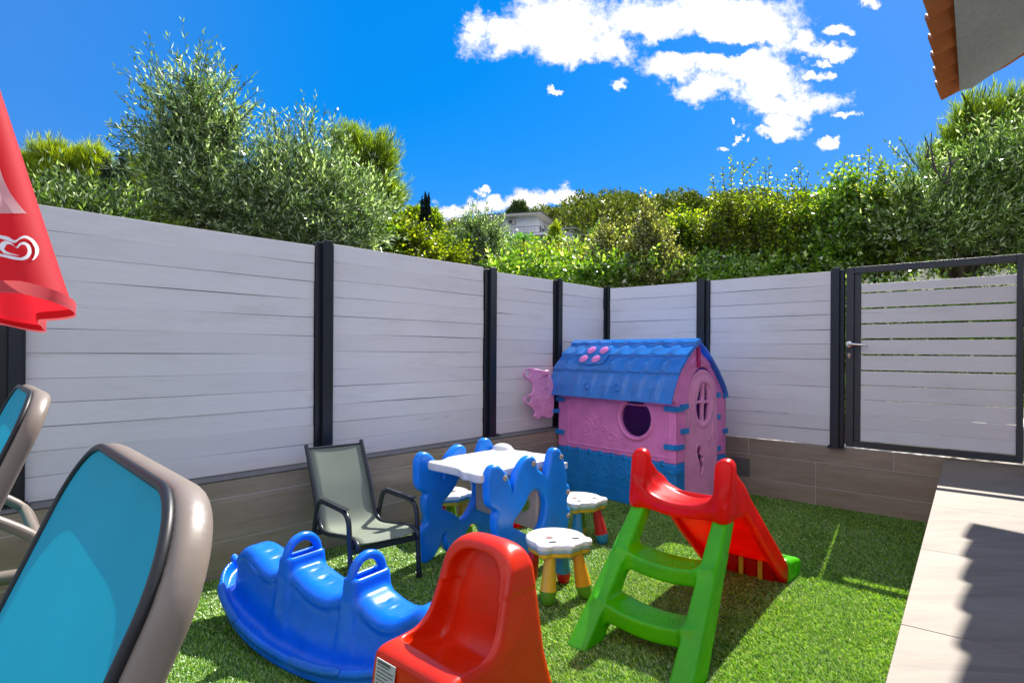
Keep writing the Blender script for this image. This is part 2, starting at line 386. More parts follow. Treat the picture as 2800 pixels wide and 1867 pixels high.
    for px, py, rx, ry, g in blobs:
        u, v = uv(px, py); mp = N(nt, 'ShaderNodeVectorMath', operation='SUBTRACT'); nt.links.new(wo.outputs[0], mp.inputs[0]); mp.inputs[1].default_value = (u, v, 0)
        ml = N(nt, 'ShaderNodeVectorMath', operation='MULTIPLY'); nt.links.new(mp.outputs[0], ml.inputs[0]); ml.inputs[1].default_value = (F_/rx, F_/ry, 0)
        ln = N(nt, 'ShaderNodeVectorMath', operation='LENGTH'); nt.links.new(ml.outputs[0], ln.inputs[0])
        q = ma('MULTIPLY_ADD', ln.outputs['Value'], -.9, 1.2 + (g-1)*.35)
        tot = q if tot is None else ma('SMOOTH_MAX', tot, q, .12)
    for a, b, rx, ry in ((1290,262,190,34),(1560,285,110,30)):
        px, py = S(a, b); u, v = uv(px, py)
        mp = N(nt, 'ShaderNodeVectorMath', operation='SUBTRACT'); nt.links.new(wo.outputs[0], mp.inputs[0]); mp.inputs[1].default_value = (u, v, 0)
        ml = N(nt, 'ShaderNodeVectorMath', operation='MULTIPLY'); nt.links.new(mp.outputs[0], ml.inputs[0]); ml.inputs[1].default_value = (F_*2.045/rx, F_*2.045/ry, 0)
        ln = N(nt, 'ShaderNodeVectorMath', operation='LENGTH'); nt.links.new(ml.outputs[0], ln.inputs[0])
        q = ma('MULTIPLY_ADD', ln.outputs['Value'], .9, -1.0); tot = ma('MINIMUM', tot, q)
    n1 = nz(15, 10, .68, 1.3); n2 = nz(55, 8, .68, 5.2)
    d = ma('ADD', tot, ma('MULTIPLY', ma('SUBTRACT', n1.outputs['Fac'], .5), 1.7)); d = ma('ADD', d, ma('MULTIPLY', ma('SUBTRACT', n2.outputs['Fac'], .5), .9)); n4 = nz(150, 5, .65, 8.1); d = ma('ADD', d, ma('MULTIPLY', ma('SUBTRACT', n4.outputs['Fac'], .5), .22))
    mr = N(nt, 'ShaderNodeMapRange', interpolation_type='SMOOTHSTEP'); mr.inputs[1].default_value = -.02; mr.inputs[2].default_value = .80; nt.links.new(d, mr.inputs[0])
    fr = N(nt, 'ShaderNodeMapRange', interpolation_type='SMOOTHSTEP'); fr.inputs[1].default_value = .1; fr.inputs[2].default_value = .3; nt.links.new(sp.outputs[1], fr.inputs[0])
    mask = ma('MULTIPLY', mr.outputs[0], fr.outputs[0])
    # added broken cloud, out of view overhead and behind the camera, as neutral fill light
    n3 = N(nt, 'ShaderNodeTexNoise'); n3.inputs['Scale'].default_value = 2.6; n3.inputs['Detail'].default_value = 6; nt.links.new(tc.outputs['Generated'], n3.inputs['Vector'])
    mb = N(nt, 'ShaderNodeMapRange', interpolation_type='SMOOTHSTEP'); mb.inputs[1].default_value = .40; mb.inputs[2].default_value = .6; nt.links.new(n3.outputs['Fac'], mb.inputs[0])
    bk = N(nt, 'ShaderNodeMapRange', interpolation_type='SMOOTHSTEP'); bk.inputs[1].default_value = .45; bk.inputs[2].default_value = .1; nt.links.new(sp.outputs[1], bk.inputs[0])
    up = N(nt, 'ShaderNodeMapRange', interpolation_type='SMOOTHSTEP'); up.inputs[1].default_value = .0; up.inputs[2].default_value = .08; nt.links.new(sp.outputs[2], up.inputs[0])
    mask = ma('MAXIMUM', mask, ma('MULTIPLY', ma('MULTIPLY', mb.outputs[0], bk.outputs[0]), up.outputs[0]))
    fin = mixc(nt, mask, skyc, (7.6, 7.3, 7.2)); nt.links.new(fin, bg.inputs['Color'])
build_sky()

# ------------------------------------------------------------------ terrain and floor
def terrain(X, Y):
    d = max(0., Y-7.0); t = min(1, max(0, (X/max(Y, 1)+.30)/.45)); g = .62+.38*t*t*(3-2*t)
    return (.2*d + .0003*d*d)*g
def build_ground():
    ys = [-60, -10, 0, 3, 6, 7, 8, 10, 13, 17, 22, 30, 40, 50, 60, 70, 80, 90, 100, 110, 120, 135, 160, 220, 400, 1200]
    us = np.linspace(-1, 1, 41); vs = []; fs = []
    for i, y in enumerate(ys):
        for u in us:
            x = u*(30+1.5*abs(y)); z = terrain(x, min(y, 112)) - max(0, y-112)*.25
            vs.append((x, y, z-.03 + (random.uniform(-.15, .15) if y > 12 else 0)))
    n = len(us)
    for i in range(len(ys)-1):
        for j in range(n-1): fs.append((i*n+j, i*n+j+1, (i+1)*n+j+1, (i+1)*n+j))
    m, nt, b = mat('dry_soil_and_grass')
    c = ramp(nt, noise(nt, .8, 8), [(.3, (.022, .04, .008)), (.5, (.045, .06, .016)), (.7, (.09, .085, .035))]); nt.links.new(c, b.inputs['Base Color']); b.inputs['Roughness'].default_value = .95
    o = mesh_np('ground', vs, fs, m); tag(o, kind='structure')
build_ground()

def build_turf():
    m, nt, b = mat('turf_backing'); nt.links.new(ramp(nt, noise(nt, 60, 6), [(.3, (.012, .04, .006)), (.7, (.03, .085, .014))]), b.inputs['Base Color']); b.inputs['Roughness'].default_value = .9
    P0 = Vector((-1.39, 2.666, 0)); c0 = P0 + DV*3.42
    pts = [P0 - DV*3.2, c0, Vector((.82, 5.29, 0))+AV*2.46, Vector((.7166, 1.139, 0)), Vector((-.9, -.95, 0)), Vector((-2.6, -.7, 0))]
    mb = MB(); mb.add([(p.x, p.y, 0) for p in pts], [tuple(range(len(pts)))[::-1]])
    o = mb.build('turf_base', m); tag(o, kind='structure')
    n = 620000
    X = rng.uniform(-1.6, 2.7, n*2); Y = 1.55 + 3.8*rng.random(n*2)**1.5
    poly = [(p.x, p.y) for p in pts]; ok = sd_poly(X, Y, poly) < -.004
    X, Y = X[ok][:n], Y[ok][:n]; n = len(X)
    h = rng.uniform(.006, .012, n); a = rng.uniform(0, 2*np.pi, n); ln = rng.uniform(.5, 1.7, n)*h; w = rng.uniform(.0009, .0017, n)
    la = a + rng.uniform(-.9, .9, n)
    # the pile lies over a little in patches
    ph = np.sin(X*9+np.sin(Y*7)*1.3)*.5; la2 = np.where(rng.random(n) < .45, 2.4+ph, la)
    b0 = np.stack([X-np.sin(a)*w, Y+np.cos(a)*w, np.zeros(n)], 1); b1 = np.stack([X+np.sin(a)*w, Y-np.cos(a)*w, np.zeros(n)], 1)
    mdx, mdy = np.cos(la2)*ln*.35, np.sin(la2)*ln*.35
    m0 = b0 + np.stack([mdx, mdy, h*.6], 1); m1 = b1 + np.stack([mdx, mdy, h*.6], 1)
    t = np.stack([X+np.cos(la2)*ln, Y+np.sin(la2)*ln, h], 1)
    V = np.concatenate([b0, b1, m1, m0, t]); i = np.arange(n)
    # two faces per blade, written as quads (the tip quad is a thin kite)
    F1 = np.stack([i, i+n, i+2*n, i+3*n], 1); F2 = np.stack([i+3*n, i+2*n, i+4*n], 1)
    me = bpy.data.meshes.new('turf_grass'); me.vertices.add(5*n); me.vertices.foreach_set('co', V.astype(np.float32).ravel())
    me.loops.add(7*n); me.loops.foreach_set('vertex_index', np.concatenate([F1.ravel(), F2.ravel()]).astype(np.int32))
    me.polygons.add(2*n); me.polygons.foreach_set('loop_start', np.concatenate([np.arange(n)*4, 4*n+np.arange(n)*3]).astype(np.int32)); me.update(calc_edges=True)
    gm = leafmat('turf_blades', [(0, (.02, .07, .0)), (.3, (.08, .24, .002)), (.6, (.23, .50, .008)), (.84, (.50, .70, .10)), (1, (.78, .83, .64))], .42, .34, 1.0, (1.7, 1.7, .5))  # palest stops put white glints into the blade colour
    o = link_mesh('turf_grass', me, gm, None, 180)
    tag(o, 'short bright green artificial grass covering the play yard', 'grass', kind='stuff')
build_turf()

def build_path():
    e = Vector((.612, .791, 0)); q = Vector((.791, -.612, 0)); O = Vector((.7166, 1.139, 0))
    M = axes(e, q, (0, 0, -1), (O.x, O.y, .42)); mb = MB()
    sj = [-2.45, -1.75, -1.05, -.36, .32, 1.005, 1.705, 2.405, 3.135]
    g = .0018
    for k in range(len(sj)-1):
        w0 = 0
        for w1 in (1.2, 2.4):
            mb.box((sj[k]+g, w0+g, 0), (sj[k+1]-g, w1-g, .012), 0, M); w0 = w1
    mb.box((-2.45, .004, .0035), (3.135, 2.4, .41), 1, M)
    mb.box((3.14, -.0, .002), (6.5, 2.4, .41), 0, M)
    o = mb.build('path', [M_TILEP, M_GROUT], None, bevel=.0012, seg=1); tag(o, kind='structure')
build_path()

# ------------------------------------------------------------------ low tiled walls
def tiled_wall(name, label, org, rz, rows, joints, s0, s1, depth, cap):
    t = thing(name, label, 'wall', (org[0], org[1], 0), rz); mb = MB(); g = .0021
    for k, (z0, z1) in enumerate(rows):
        js = [s0]+[j for j in joints[k] if s0 < j < s1]+[s1]
        for a, b in zip(js[:-1], js[1:]): mb.box((a+g, 0, z0+g), (b-g, .01, z1-g), 0)
    mb.box((s0, .002, 0), (s1, depth, rows[-1][1]-.004), 1)
    mb.build('tile_face', [M_TILEW, M_GROUT], t, bevel=.001, seg=1)
    if cap:
        c = MB(); c.box((s0, -.002, rows[-1][1]), (s1, depth, rows[-1][1]+.008)); c.build('coping', M_LEDGE, t, bevel=.003)
    return t
J = [.625+.84*k for k in range(-5, 5)]
tiled_wall('tiled_wall', 'low wall of brown wood look tiles with grey ledge under the long white fence', (-1.39, 2.666), RD,
           [(0, .17), (.17, .367), (.367, .448)], [J, J, J], -3.2, 3.42, .22, True)
JR = [-.1+.92*k for k in range(0, 5)]; JR2 = [.36+.92*k for k in range(0, 5)]
rw = tiled_wall('tiled_wall', 'low wall of brown wood look tiles beneath the gate, with a small vent', (.82-.01*.666, 5.29-.01*.746), RA,
           [(0, .128), (.128, .30), (.30, .4215)], [JR, JR, JR2], -.02, 2.47, .2, False)
v = MB(); v.box((1.14, -.008, .133), (1.29, .0, .268)); 
for k in range(5): v.box((1.155, -.0125, .150+.022*k), (1.275, -.0085, .162+.022*k))
v.build('vent_cover', flat('vent_plastic', (.16, .14, .13), .5), rw, bevel=.002)

# ------------------------------------------------------------------ fences
def panel(parent, s0, s1, z0, z1, n=12, seed=0, gap=.0016):
    rn = random.Random(seed); mb = MB(); hgt = (z1-z0)/n
    zs = [z0+hgt*k + (rn.uniform(-.004, .004) if 0 < k < n else 0) for k in range(n+1)]
    for k in range(n):
        a, b = zs[k]+gap*rn.choice((0, .15, .4, .9)), zs[k+1]-gap*rn.choice((0, .15, .4, .9)); y = rn.uniform(0, .0035); nseg = 7
        xs = np.linspace(s0, s1, nseg+1); vs = []; ph = rn.uniform(0, 6)
        for x in xs:
            wob = .0016*math.sin(x*4+ph); yb = .002*math.sin(x*3.1+ph*2)
            for (yy, zz) in ((y+yb, a+wob*.6), (y+yb, b+wob), (y+yb+.02, b+wob), (y+yb+.02, a+wob*.6)): vs.append((x, yy, zz))
        fs = [(0, 1, 2, 3), tuple(4*nseg+i for i in (3, 2, 1, 0))]
        for i in range(nseg):
            for j in range(4): fs.append((4*i+j, 4*i+4+j, 4*i+4+(j+1) % 4, 4*i+(j+1) % 4))
        mb.add(vs, fs, 0)
        if k and gap < .006: mb.box((s0+.002, .0125, zs[k]-.006), (s1-.002, .0165, zs[k]+.006), 1)
    return mb.build('board_panel', [M_WOOD, M_GAP], parent, bevel=.0009, seg=1)
def post(parent, s0, s1, z0, z1, flip=False, m=None):
    mb = MB(); w = s1-s0; a = s0+w*(.30 if not flip else .18); b = s1-w*(.18 if not flip else .30)
    mb.box((s0, -.014, z0), (s1, -.006, z1-.012)); mb.box((s0+.002, .026, z0), (s1-.002, .034, z1-.012)); mb.box((a+.006, -.0055, z0), (b-.006, .0255, z1-.014))
    mb.box((a, -.036, z0), (b, -.0145, z1)); mb.box((s0-.012, -.05, z0-.001), (s1+.012, .04, z0+.006))
    for k in (-1, 1): mb.lathe([(.007, 0), (.007, .008), (.003, .012)], 8, 0, Matrix.Translation((a-.014 if k < 0 else b+.012, -.036, z0+.006)))
    return mb.build('post', m or M_STEEL, parent, bevel=.0022)
fl = thing('wooden_fence', 'long fence of whitewashed horizontal boards between dark steel posts on the ledged wall', 'fence', (-1.438, 2.761, 0), RD)
Z0 = .459
for s0, s1, z1, sd in ((-2.3, -.723, 1.612, 11), (-.644, .567, 1.611, 12), (.676, 1.860, 1.638, 13), (1.980, 2.650, 1.621, 14), (2.746, 3.380, 1.619, 15)): panel(fl, s0, s1, Z0, z1, 12, sd)
for s0, s1, z1 in ((-.722, -.645, 1.63), (.568, .675, 1.645), (1.861, 1.979, 1.642), (2.651, 2.745, 1.638), (3.382, 3.45, 1.640)): post(fl, s0, s1, .4565, z1)
fr = thing('wooden_fence', 'shorter fence of whitewashed horizontal boards behind the playhouse, ending at the gate', 'fence', (.82, 5.29, 0), RA)
for s0, s1, z1, sd in ((.06, .865, 1.615, 21), (.973, 1.827, 1.614, 22)): panel(fr, s0, s1, .4225, z1, 12, sd)
for s0, s1, z1 in ((.866, .972, 1.630), (1.828, 1.912, 1.632)): post(fr, s0, s1, .414, z1, True)
gt = thing('gate', 'dark steel framed gate of spaced white boards with a lever handle', 'gate', (.82, 5.29, 0), RA)
g = MB(); x0, x1, zb, zt = 1.926, 2.83, .430, 1.628
g.box((x0, -.02, zb), (x0+.045, .02, zt)); g.box((x1-.03, -.02, zb), (x1, .02, zt)); g.box((x0+.0455, -.018, zt-.042), (x1-.0305, .018, zt)); g.box((x0+.0455, -.018, zb), (x1-.0305, .018, zb+.04))
g.box((x0+.0455, -.006, zb+.041), (x0+.083, .012, zt-.043)); g.build('gate_frame', M_GATE, gt, bevel=.002)
b = MB(); zs = [.474, .55, .645, .744, .842, .94, 1.045, 1.148, 1.25, 1.352, 1.455, 1.512]; gp = [.002, .003, .003, .004, .010, .011, .013, .012, .013, .011]
rn = random.Random(5)
for k in range(11):
    a = zs[k]+(gp[k-1]/2 if k else 0); c = zs[k+1]-(gp[k]/2 if k < 10 else 0); tl = rn.uniform(-.002, .002)
    b.add([(x0+.0836, 0, a), (x1-.031, 0, a+tl), (x1-.031, 0, c+tl), (x0+.0836, 0, c), (x0+.0836, .018, a), (x1-.031, .018, a+tl), (x1-.031, .018, c+tl), (x0+.0836, .018, c)],
          [(0, 1, 2, 3), (7, 6, 5, 4), (0, 4, 5, 1), (1, 5, 6, 2), (2, 6, 7, 3), (3, 7, 4, 0)])
b.build('board_panel', M_WOOD, gt, bevel=.002)
hd = MB(); Mh = Matrix.Translation((x0+.02, -.0205, 1.115)) @ Matrix.Rotation(R(90), 4, 'X')
hd.lathe([(.019, 0), (.019, .006), (.010, .008), (.010, .034)], 20, 0, Mh); hd.tube(smooth_path([(x0+.018, -.052, 1.115), (x0+.05, -.055, 1.114), (x0+.11, -.05, 1.108), (x0+.128, -.046, 1.106)]), [.0095]*12+[.0085]*7, 10)
hd.build('lever_handle', M_CHROME, gt)
lk = MB(); Ml = Matrix.Translation((x0+.02, -.0205, 1.045)) @ Matrix.Rotation(R(90), 4, 'X'); lk.lathe([(.010, 0), (.010, .006)], 16, 0, Ml); lk.box((x0+.0155, -.026, 1.025), (x0+.0245, -.0205, 1.040))
lk.lathe([(.003, .0062), (.003, .0072)], 8, 1, Ml); lk.build('lock_cylinder', [M_BRASS, INK], gt)
hp = MB(); hp.box((2.84, -.03, .414), (2.93, .05, 1.66)); post2 = hp.build('hinge_post', M_GATE, gt, bevel=.002)

# ------------------------------------------------------------------ house corner with tiled eave
def build_house():
    e = Vector((.616, .7877, 0)); q = Vector((.7877, -.616, 0)); O = Vector((2.885, 4.01, 0))
    t = thing('house', 'house corner with orange clay roof tiles above a white eave', 'house', O, math.atan2(.7877, .616))
    # local x along the eave, local -y up the slope
    Mq = lambda x, s, z: (x, -s, z)
    pitch, P = .42, .245; nx, ns = 161, 26; vs = []; L = 3.6
    for lay in (0, 1):
        for i in range(nx):
            x = .04 - L*i/(nx-1)
            for k in range(ns):
                s = 1.7*k/(ns-1); ph = ((.04-x)/P) % 1
                w = .060*(ph/.72 if ph < .72 else (1-ph)/.28)**.75 - .012
                vs.append(Mq(x, s-(w+.012)*.5*max(0, 1-s/.5), 2.775+pitch*s+w+(.016 if lay else 0)+.012*(1-(s/.38) % 1)))
    fs = []; n1 = nx*ns
    for i in range(nx-1):
        for k in range(ns-1):
            a, b_, c, d = i*ns+k, (i+1)*ns+k, (i+1)*ns+k+1, i*ns+k+1
            fs += [(a, b_, c, d), (n1+d, n1+c, n1+b_, n1+a)]
    for i in range(nx-1): fs += [(i*ns, n1+i*ns, n1+(i+1)*ns, (i+1)*ns)]
    for k in range(ns-1): fs += [(k, k+1, n1+k+1, n1+k)]
    m, nt, b = mat('clay_roof_tile')
    c = ramp(nt, noise(nt, 5, 7), [(.3, (.46, .115, .03)), (.55, (.66, .20, .045)), (.75, (.70, .28, .09))])
    c = mixc(nt, ramp(nt, noise(nt, 2.5, 8, rough=.7), [(.5, (0, 0, 0)), (.75, (.6, .6, .6))]), c, (.16, .07, .04)); nt.links.new(c, b.inputs['Base Color']); b.inputs['Roughness'].default_value = .6
    bump(nt, b, noise(nt, 40, 5), .2, .006)
    mesh_np('roof_tiles', vs, fs, m, t, 50)
    s = MB()   # white slab under the tiles
    def sec(x): return [Mq(x, .10, 2.80), Mq(x, .165, 2.80), Mq(x, 1.7, 2.80+.6*1.535), Mq(x, 1.7, 2.80+.6*1.535+.05), Mq(x, .16, 2.822), Mq(x, .10, 2.812)]
    a, b_ = sec(0.0), sec(-3.5); s.add(a+b_, [(0, 1, 2, 3, 4, 5), (11, 10, 9, 8, 7, 6)]+[(i, 6+i, 6+(i+1) % 6, (i+1) % 6) for i in range(6)])
    s.build('eave_soffit', WHITEW, t, bevel=.004)
    w = MB(); w.box((-3.4, -1.9, .42), (-.62, -1.55, 3.30)); w.build('wall', WHITEW, t)
build_house()

# ------------------------------------------------------------------ play table (deer shaped side panels)
def build_table():
    t = thing('play_table', 'blue and white toddler table with animal shaped side panels and uneven white top', 'table', (-.444, 2.944, 0), RA)
    out = spl([(-.046,.50),(-.040,.525),(-.018,.548),(.006,.552),(.030,.545),(.056,.524),(.080,.497),(.098,.465),(.112,.435),(.121,.405),(.130,.455),(.146,.497),(.175,.530),(.210,.556),(.246,.563),(.273,.552),(.288,.532),(.293,.500),
        (.318,.480),(.345,.468),(.364,.452),(.383,.510),(.398,.549),(.416,.570),(.441,.577),(.466,.568),(.484,.547),(.503,.510),(.518,.465),(.528,.425),(.530,.388),(.545,.380),(.556,.355),(.551,.330),(.536,.313),(.534,.290),(.538,.271),(.553,.260),(.561,.238),(.557,.206),(.543,.185),(.535,.12),(.525,.05),(.495,.006),(.455,.002),(.425,.025),(.405,.08),(.375,.115),(.335,.125),(.300,.105),(.275,.05),(.245,.006),(.200,.002),(.155,.030),(.132,.075),(.140,.122),(.126,.112),(.117,.085),(.105,.06),(.085,.035),(.06,.012),(.028,.001),(.004,.003),(-.008,.045),(-.018,.105),(-.026,.150),(-.022,.170),(.008,.187),(.020,.205),(.014,.235),(.002,.275),(.002,.320),(.012,.345),(-.012,.360),(-.033,.378),(-.043,.405),(-.046,.45)], 3)
    hole = spl([(.24,.386),(.215,.352),(.185,.322),(.155,.300),(.132,.282),(.124,.262),(.132,.248),(.17,.228),(.21,.204),(.24,.180),(.258,.166),(.285,.176),(.318,.204),(.345,.240),(.358,.285),(.357,.325),(.342,.362),(.316,.388),(.28,.398)], 3)
    def f(x, y, z): return sd_ext(np.maximum(sd_poly(x, y, out), -sd_poly(x, y, hole)), z, .025, .017)
    M0 = axes((0, 1, 0), (0, 0, 1), (1, 0, 0))
    sp = sdf_obj('side_panel', f, (-.06, 0, -.026), (.57, .59, .026), .0058, B_TABLE, t, M0)
    s2 = sp.copy(); COL.objects.link(s2); s2.parent = t; s2.location = (.482, 0, 0)
    for s, z in ((.056,.488),(.256,.525),(.470,.53),(.528,.345),(.532,.225)):
        scr = MB(); scr.lathe([(.013, -.001), (.013, .003), (.011, .0045)], 18, 0, axes((0, 1, 0), (0, 0, 1), (1, 0, 0), (.0255, s, z)))
        scr.box((.0300, s-.008, z-.0012), (.0308, s+.008, z+.0012), 1)
        scr.build('screw_cap', [BEIGE, GREYP], s2)
    top = spl([(.075,.055),(.045,.02),(.062,-.012),(.11,-.022),(.20,-.022),(.29,-.03),(.36,-.066),(.395,-.062),(.43,-.07),(.468,-.066),(.478,-.03),(.452,.02),(.448,.20),(.448,.36),(.452,.52),(.40,.555),(.28,.545),(.20,.555),(.13,.530),(.05,.50),(.035,.30),(.032,.16),(.05,.11)], 4)
    def g(x, y, z):
        d = sd_ext(sd_poly(x, y, top), z-.495, .020, .010)
        d = smin(d, sd_ell(x, y, z, (.085, .50, .515), (.065, .048, .034)), .012)
        d = smin(d, sd_ell(x, y, z, (.34, .45, .508), (.10, .075, .012)), .01)
        return d
    sdf_obj('tabletop', g, (-.0, -.08, .45), (.5, .58, .56), .006, W_TABLE, t)
    sh = MB(); sh.box((.03, .522, .446), (.452, .60, .478)); sh.box((.24, .6, .450), (.44, .604, .456)); o = sh.build('shelf', W_TABLE, t, bevel=.008, seg=3)
    def br(x, y, z):
        d = sd_ext(np.maximum(sd_poly(x, z, [(.028,.205),(.455,.175),(.455,.40),(.40,.425),(.08,.425),(.028,.40)]), -(((x-.33)/.075)**2+((z-.30)/.052)**2-1)*.055), y-.36, .012, .008); return d
    sdf_obj('cross_panel', br, (.02, .34, .17), (.46, .38, .43), .006, BEIGE, t)
    w = thing('toy_wheel', 'small red plastic toy wheel lying in the grass under the play table', 'toy', (.062, 3.56, .028), .4)
    k = MB(); Mw = Matrix.Rotation(R(-58), 4, 'X')
    k.lathe([(.014, .012), (.024, .016), (.045, .012), (.058, .004), (.060, -.010), (.052, -.020), (.02, -.022), (.014, -.01), (.014, .012)], 30, 0, Mw); k.build('tread', RED, w, 30)
    k = MB(); k.lathe([(.0138, -.008), (.0138, .004), (.006, .006)], 14, 0, Mw); k.build('hub', YEL, w)
build_table()

# ------------------------------------------------------------------ bear stools
def bear2d(x, y, k=0.):
    d = np.sqrt(x*x+(y-.004)**2)-.131+k
    for sx in (-1, 1): d = smin(d, np.sqrt((x-sx*.094)**2+(y+.074)**2)-.036+k, .010)
    d = smin(d, np.sqrt((x-.0)**2+(y+.117)**2)-.020+k, .006); return d
def stool(name, label, loc, rz, legs, face, rim):
    t = thing(name, label, 'stool', (loc[0], loc[1], 0), rz, 'bear faced stools around the play table')
    sdf_obj('seat', lambda x, y, z: sd_ext(bear2d(x, y), z-.2385, .0125, .009), (-.15, -.16, .225), (.15, .14, .252), .0046, WSEAT, t)
    sdf_obj('rim', lambda x, y, z: sd_ext(bear2d(x, y, .0035), z-.2225, .008, .004), (-.15, -.16, .21), (.15, .14, .232), .0056, rim, t)
    sdf_obj('seat_base', lambda x, y, z: sd_ext(bear2d(x, y, .009), z-.2045, .011, .007), (-.15, -.16, .19), (.15, .14, .216), .0056, YEL, t)
    for (sx, sy, c, fc) in legs:
        a = Vector((sx*.066, sy*.068, .196)); b_ = Vector((sx*.092, sy*.098, .0)); d = (b_-a); L = d.length; d.normalize()
        q = d.to_track_quat('Z', 'Y').to_matrix().to_4x4(); q.translation = a
        mb = MB(); mb.lathe([(.022, 0), (.024, L*.15), (.029, L*.42), (.0335, L*.66), (.0345, L*.7)], 22, 0, q); o = mb.build('leg', c, t, 30)
        mb = MB(); mb.lathe([(.0340, L*.695), (.0338, L*.74), (.0315, L*.86), (.027, L*.94), (.018, L*.99), (.008, L)], 22, 0, q); mb.build('foot_cap', fc, o, 60)
    z0 = .2511; p = None
    def done(nm):
        nonlocal p
        if p: p.build(nm, [INK, REDP, GREYP], t)
        p = MB()
    done('')
    def oval(cx, cy, rx, ry, m, z=z0, n=24): p.add([(cx+rx*math.cos(2*math.pi*i/n), cy+ry*math.sin(2*math.pi*i/n), z) for i in range(n)], [tuple(range(n))], m)
    def line(pts, w, m):
        P = [Vector((a, b_, z0)) for a, b_ in pts]
        for i in range(len(P)-1):
            d = (P[i+1]-P[i]).normalized(); s = Vector((-d.y, d.x, 0))*w; p.add([P[i]-s, P[i+1]-s, P[i+1]+s, P[i]+s], [(0, 1, 2, 3)], m)
    if face == 'flower':
        oval(-.052, -.066, .0195, .0125, 0); done('printed_eye'); oval(.062, -.060, .0195, .0125, 0); done('printed_eye')
        for k in range(6): a = k*math.pi/3+.3; line([(-.038+.005*math.cos(a), -.008+.005*math.sin(a)), (-.038+.022*math.cos(a), -.008+.022*math.sin(a))], .0042, 0)
        oval(-.038, -.008, .008, .008, 1, z0+.0004); done('printed_flower')
        line([(q.x, q.y) for q in smooth_path([(-.018,.004),(.010,.020),(.040,.020),(.056,.012)], 5)], .0011, 0); line([(.050,.004),(.062,.022)], .0012, 0); done('printed_smile')
        for x0, y0 in ((-.092, .02), (.032, .058)):
            for k in range(8): line([(x0+.0058*k, y0+.0012*k), (x0+.0058*k+.0008*(k % 3), y0+.0012*k+.006)], .0007, 2)
            done('printed_marks')
    else:
        oval(.012, -.022, .040, .024, 2); done('printed_nose'); oval(.006, -.066, .010, .006, 0); done('printed_eye'); oval(-.042, -.060, .008, .005, 0); done('printed_eye')
        line([(q.x, q.y) for q in smooth_path([(.040,-.010),(.062,.012),(.070,.042),(.066,.06)], 5)], .0011, 0); line([(q.x, q.y) for q in smooth_path([(.0,.08),(.04,.078),(.066,.06),(.094,.032),(.098,.0)], 5)], .0011, 0)
    if face != 'flower': done('printed_smile')
    return t
L4 = lambda a, b, c, d: ((-1, -1)+a, (1, -1)+b, (-1, 1)+c, (1, 1)+d)
stool('bear_stool', 'white bear faced stool with yellow front legs, standing between red chair and slide', (.197, 2.585), R(24), L4((YEL, GRN2), (ORA, GRN2), (REDL, LBL), (LBL, REDL)), 'flower', AQUA)
stool('bear_stool', 'white bear faced stool with a red leg in front of the playhouse', (.375, 3.285), R(33), L4((LBL, REDL), (REDL, LBL), (ORA, GRN2), (GRN2, YEL)), 'flower', plastic('pale_green_rim_plastic', (.30, .52, .42), .3))
stool('bear_stool', 'bear faced stool with large grey nose, between play table and wall', (-.372, 3.405), R(35), L4((REDL, LBL), (ORA, GRN2), (LBL, REDL), (GRN2, YEL)), 'nose', LBL)

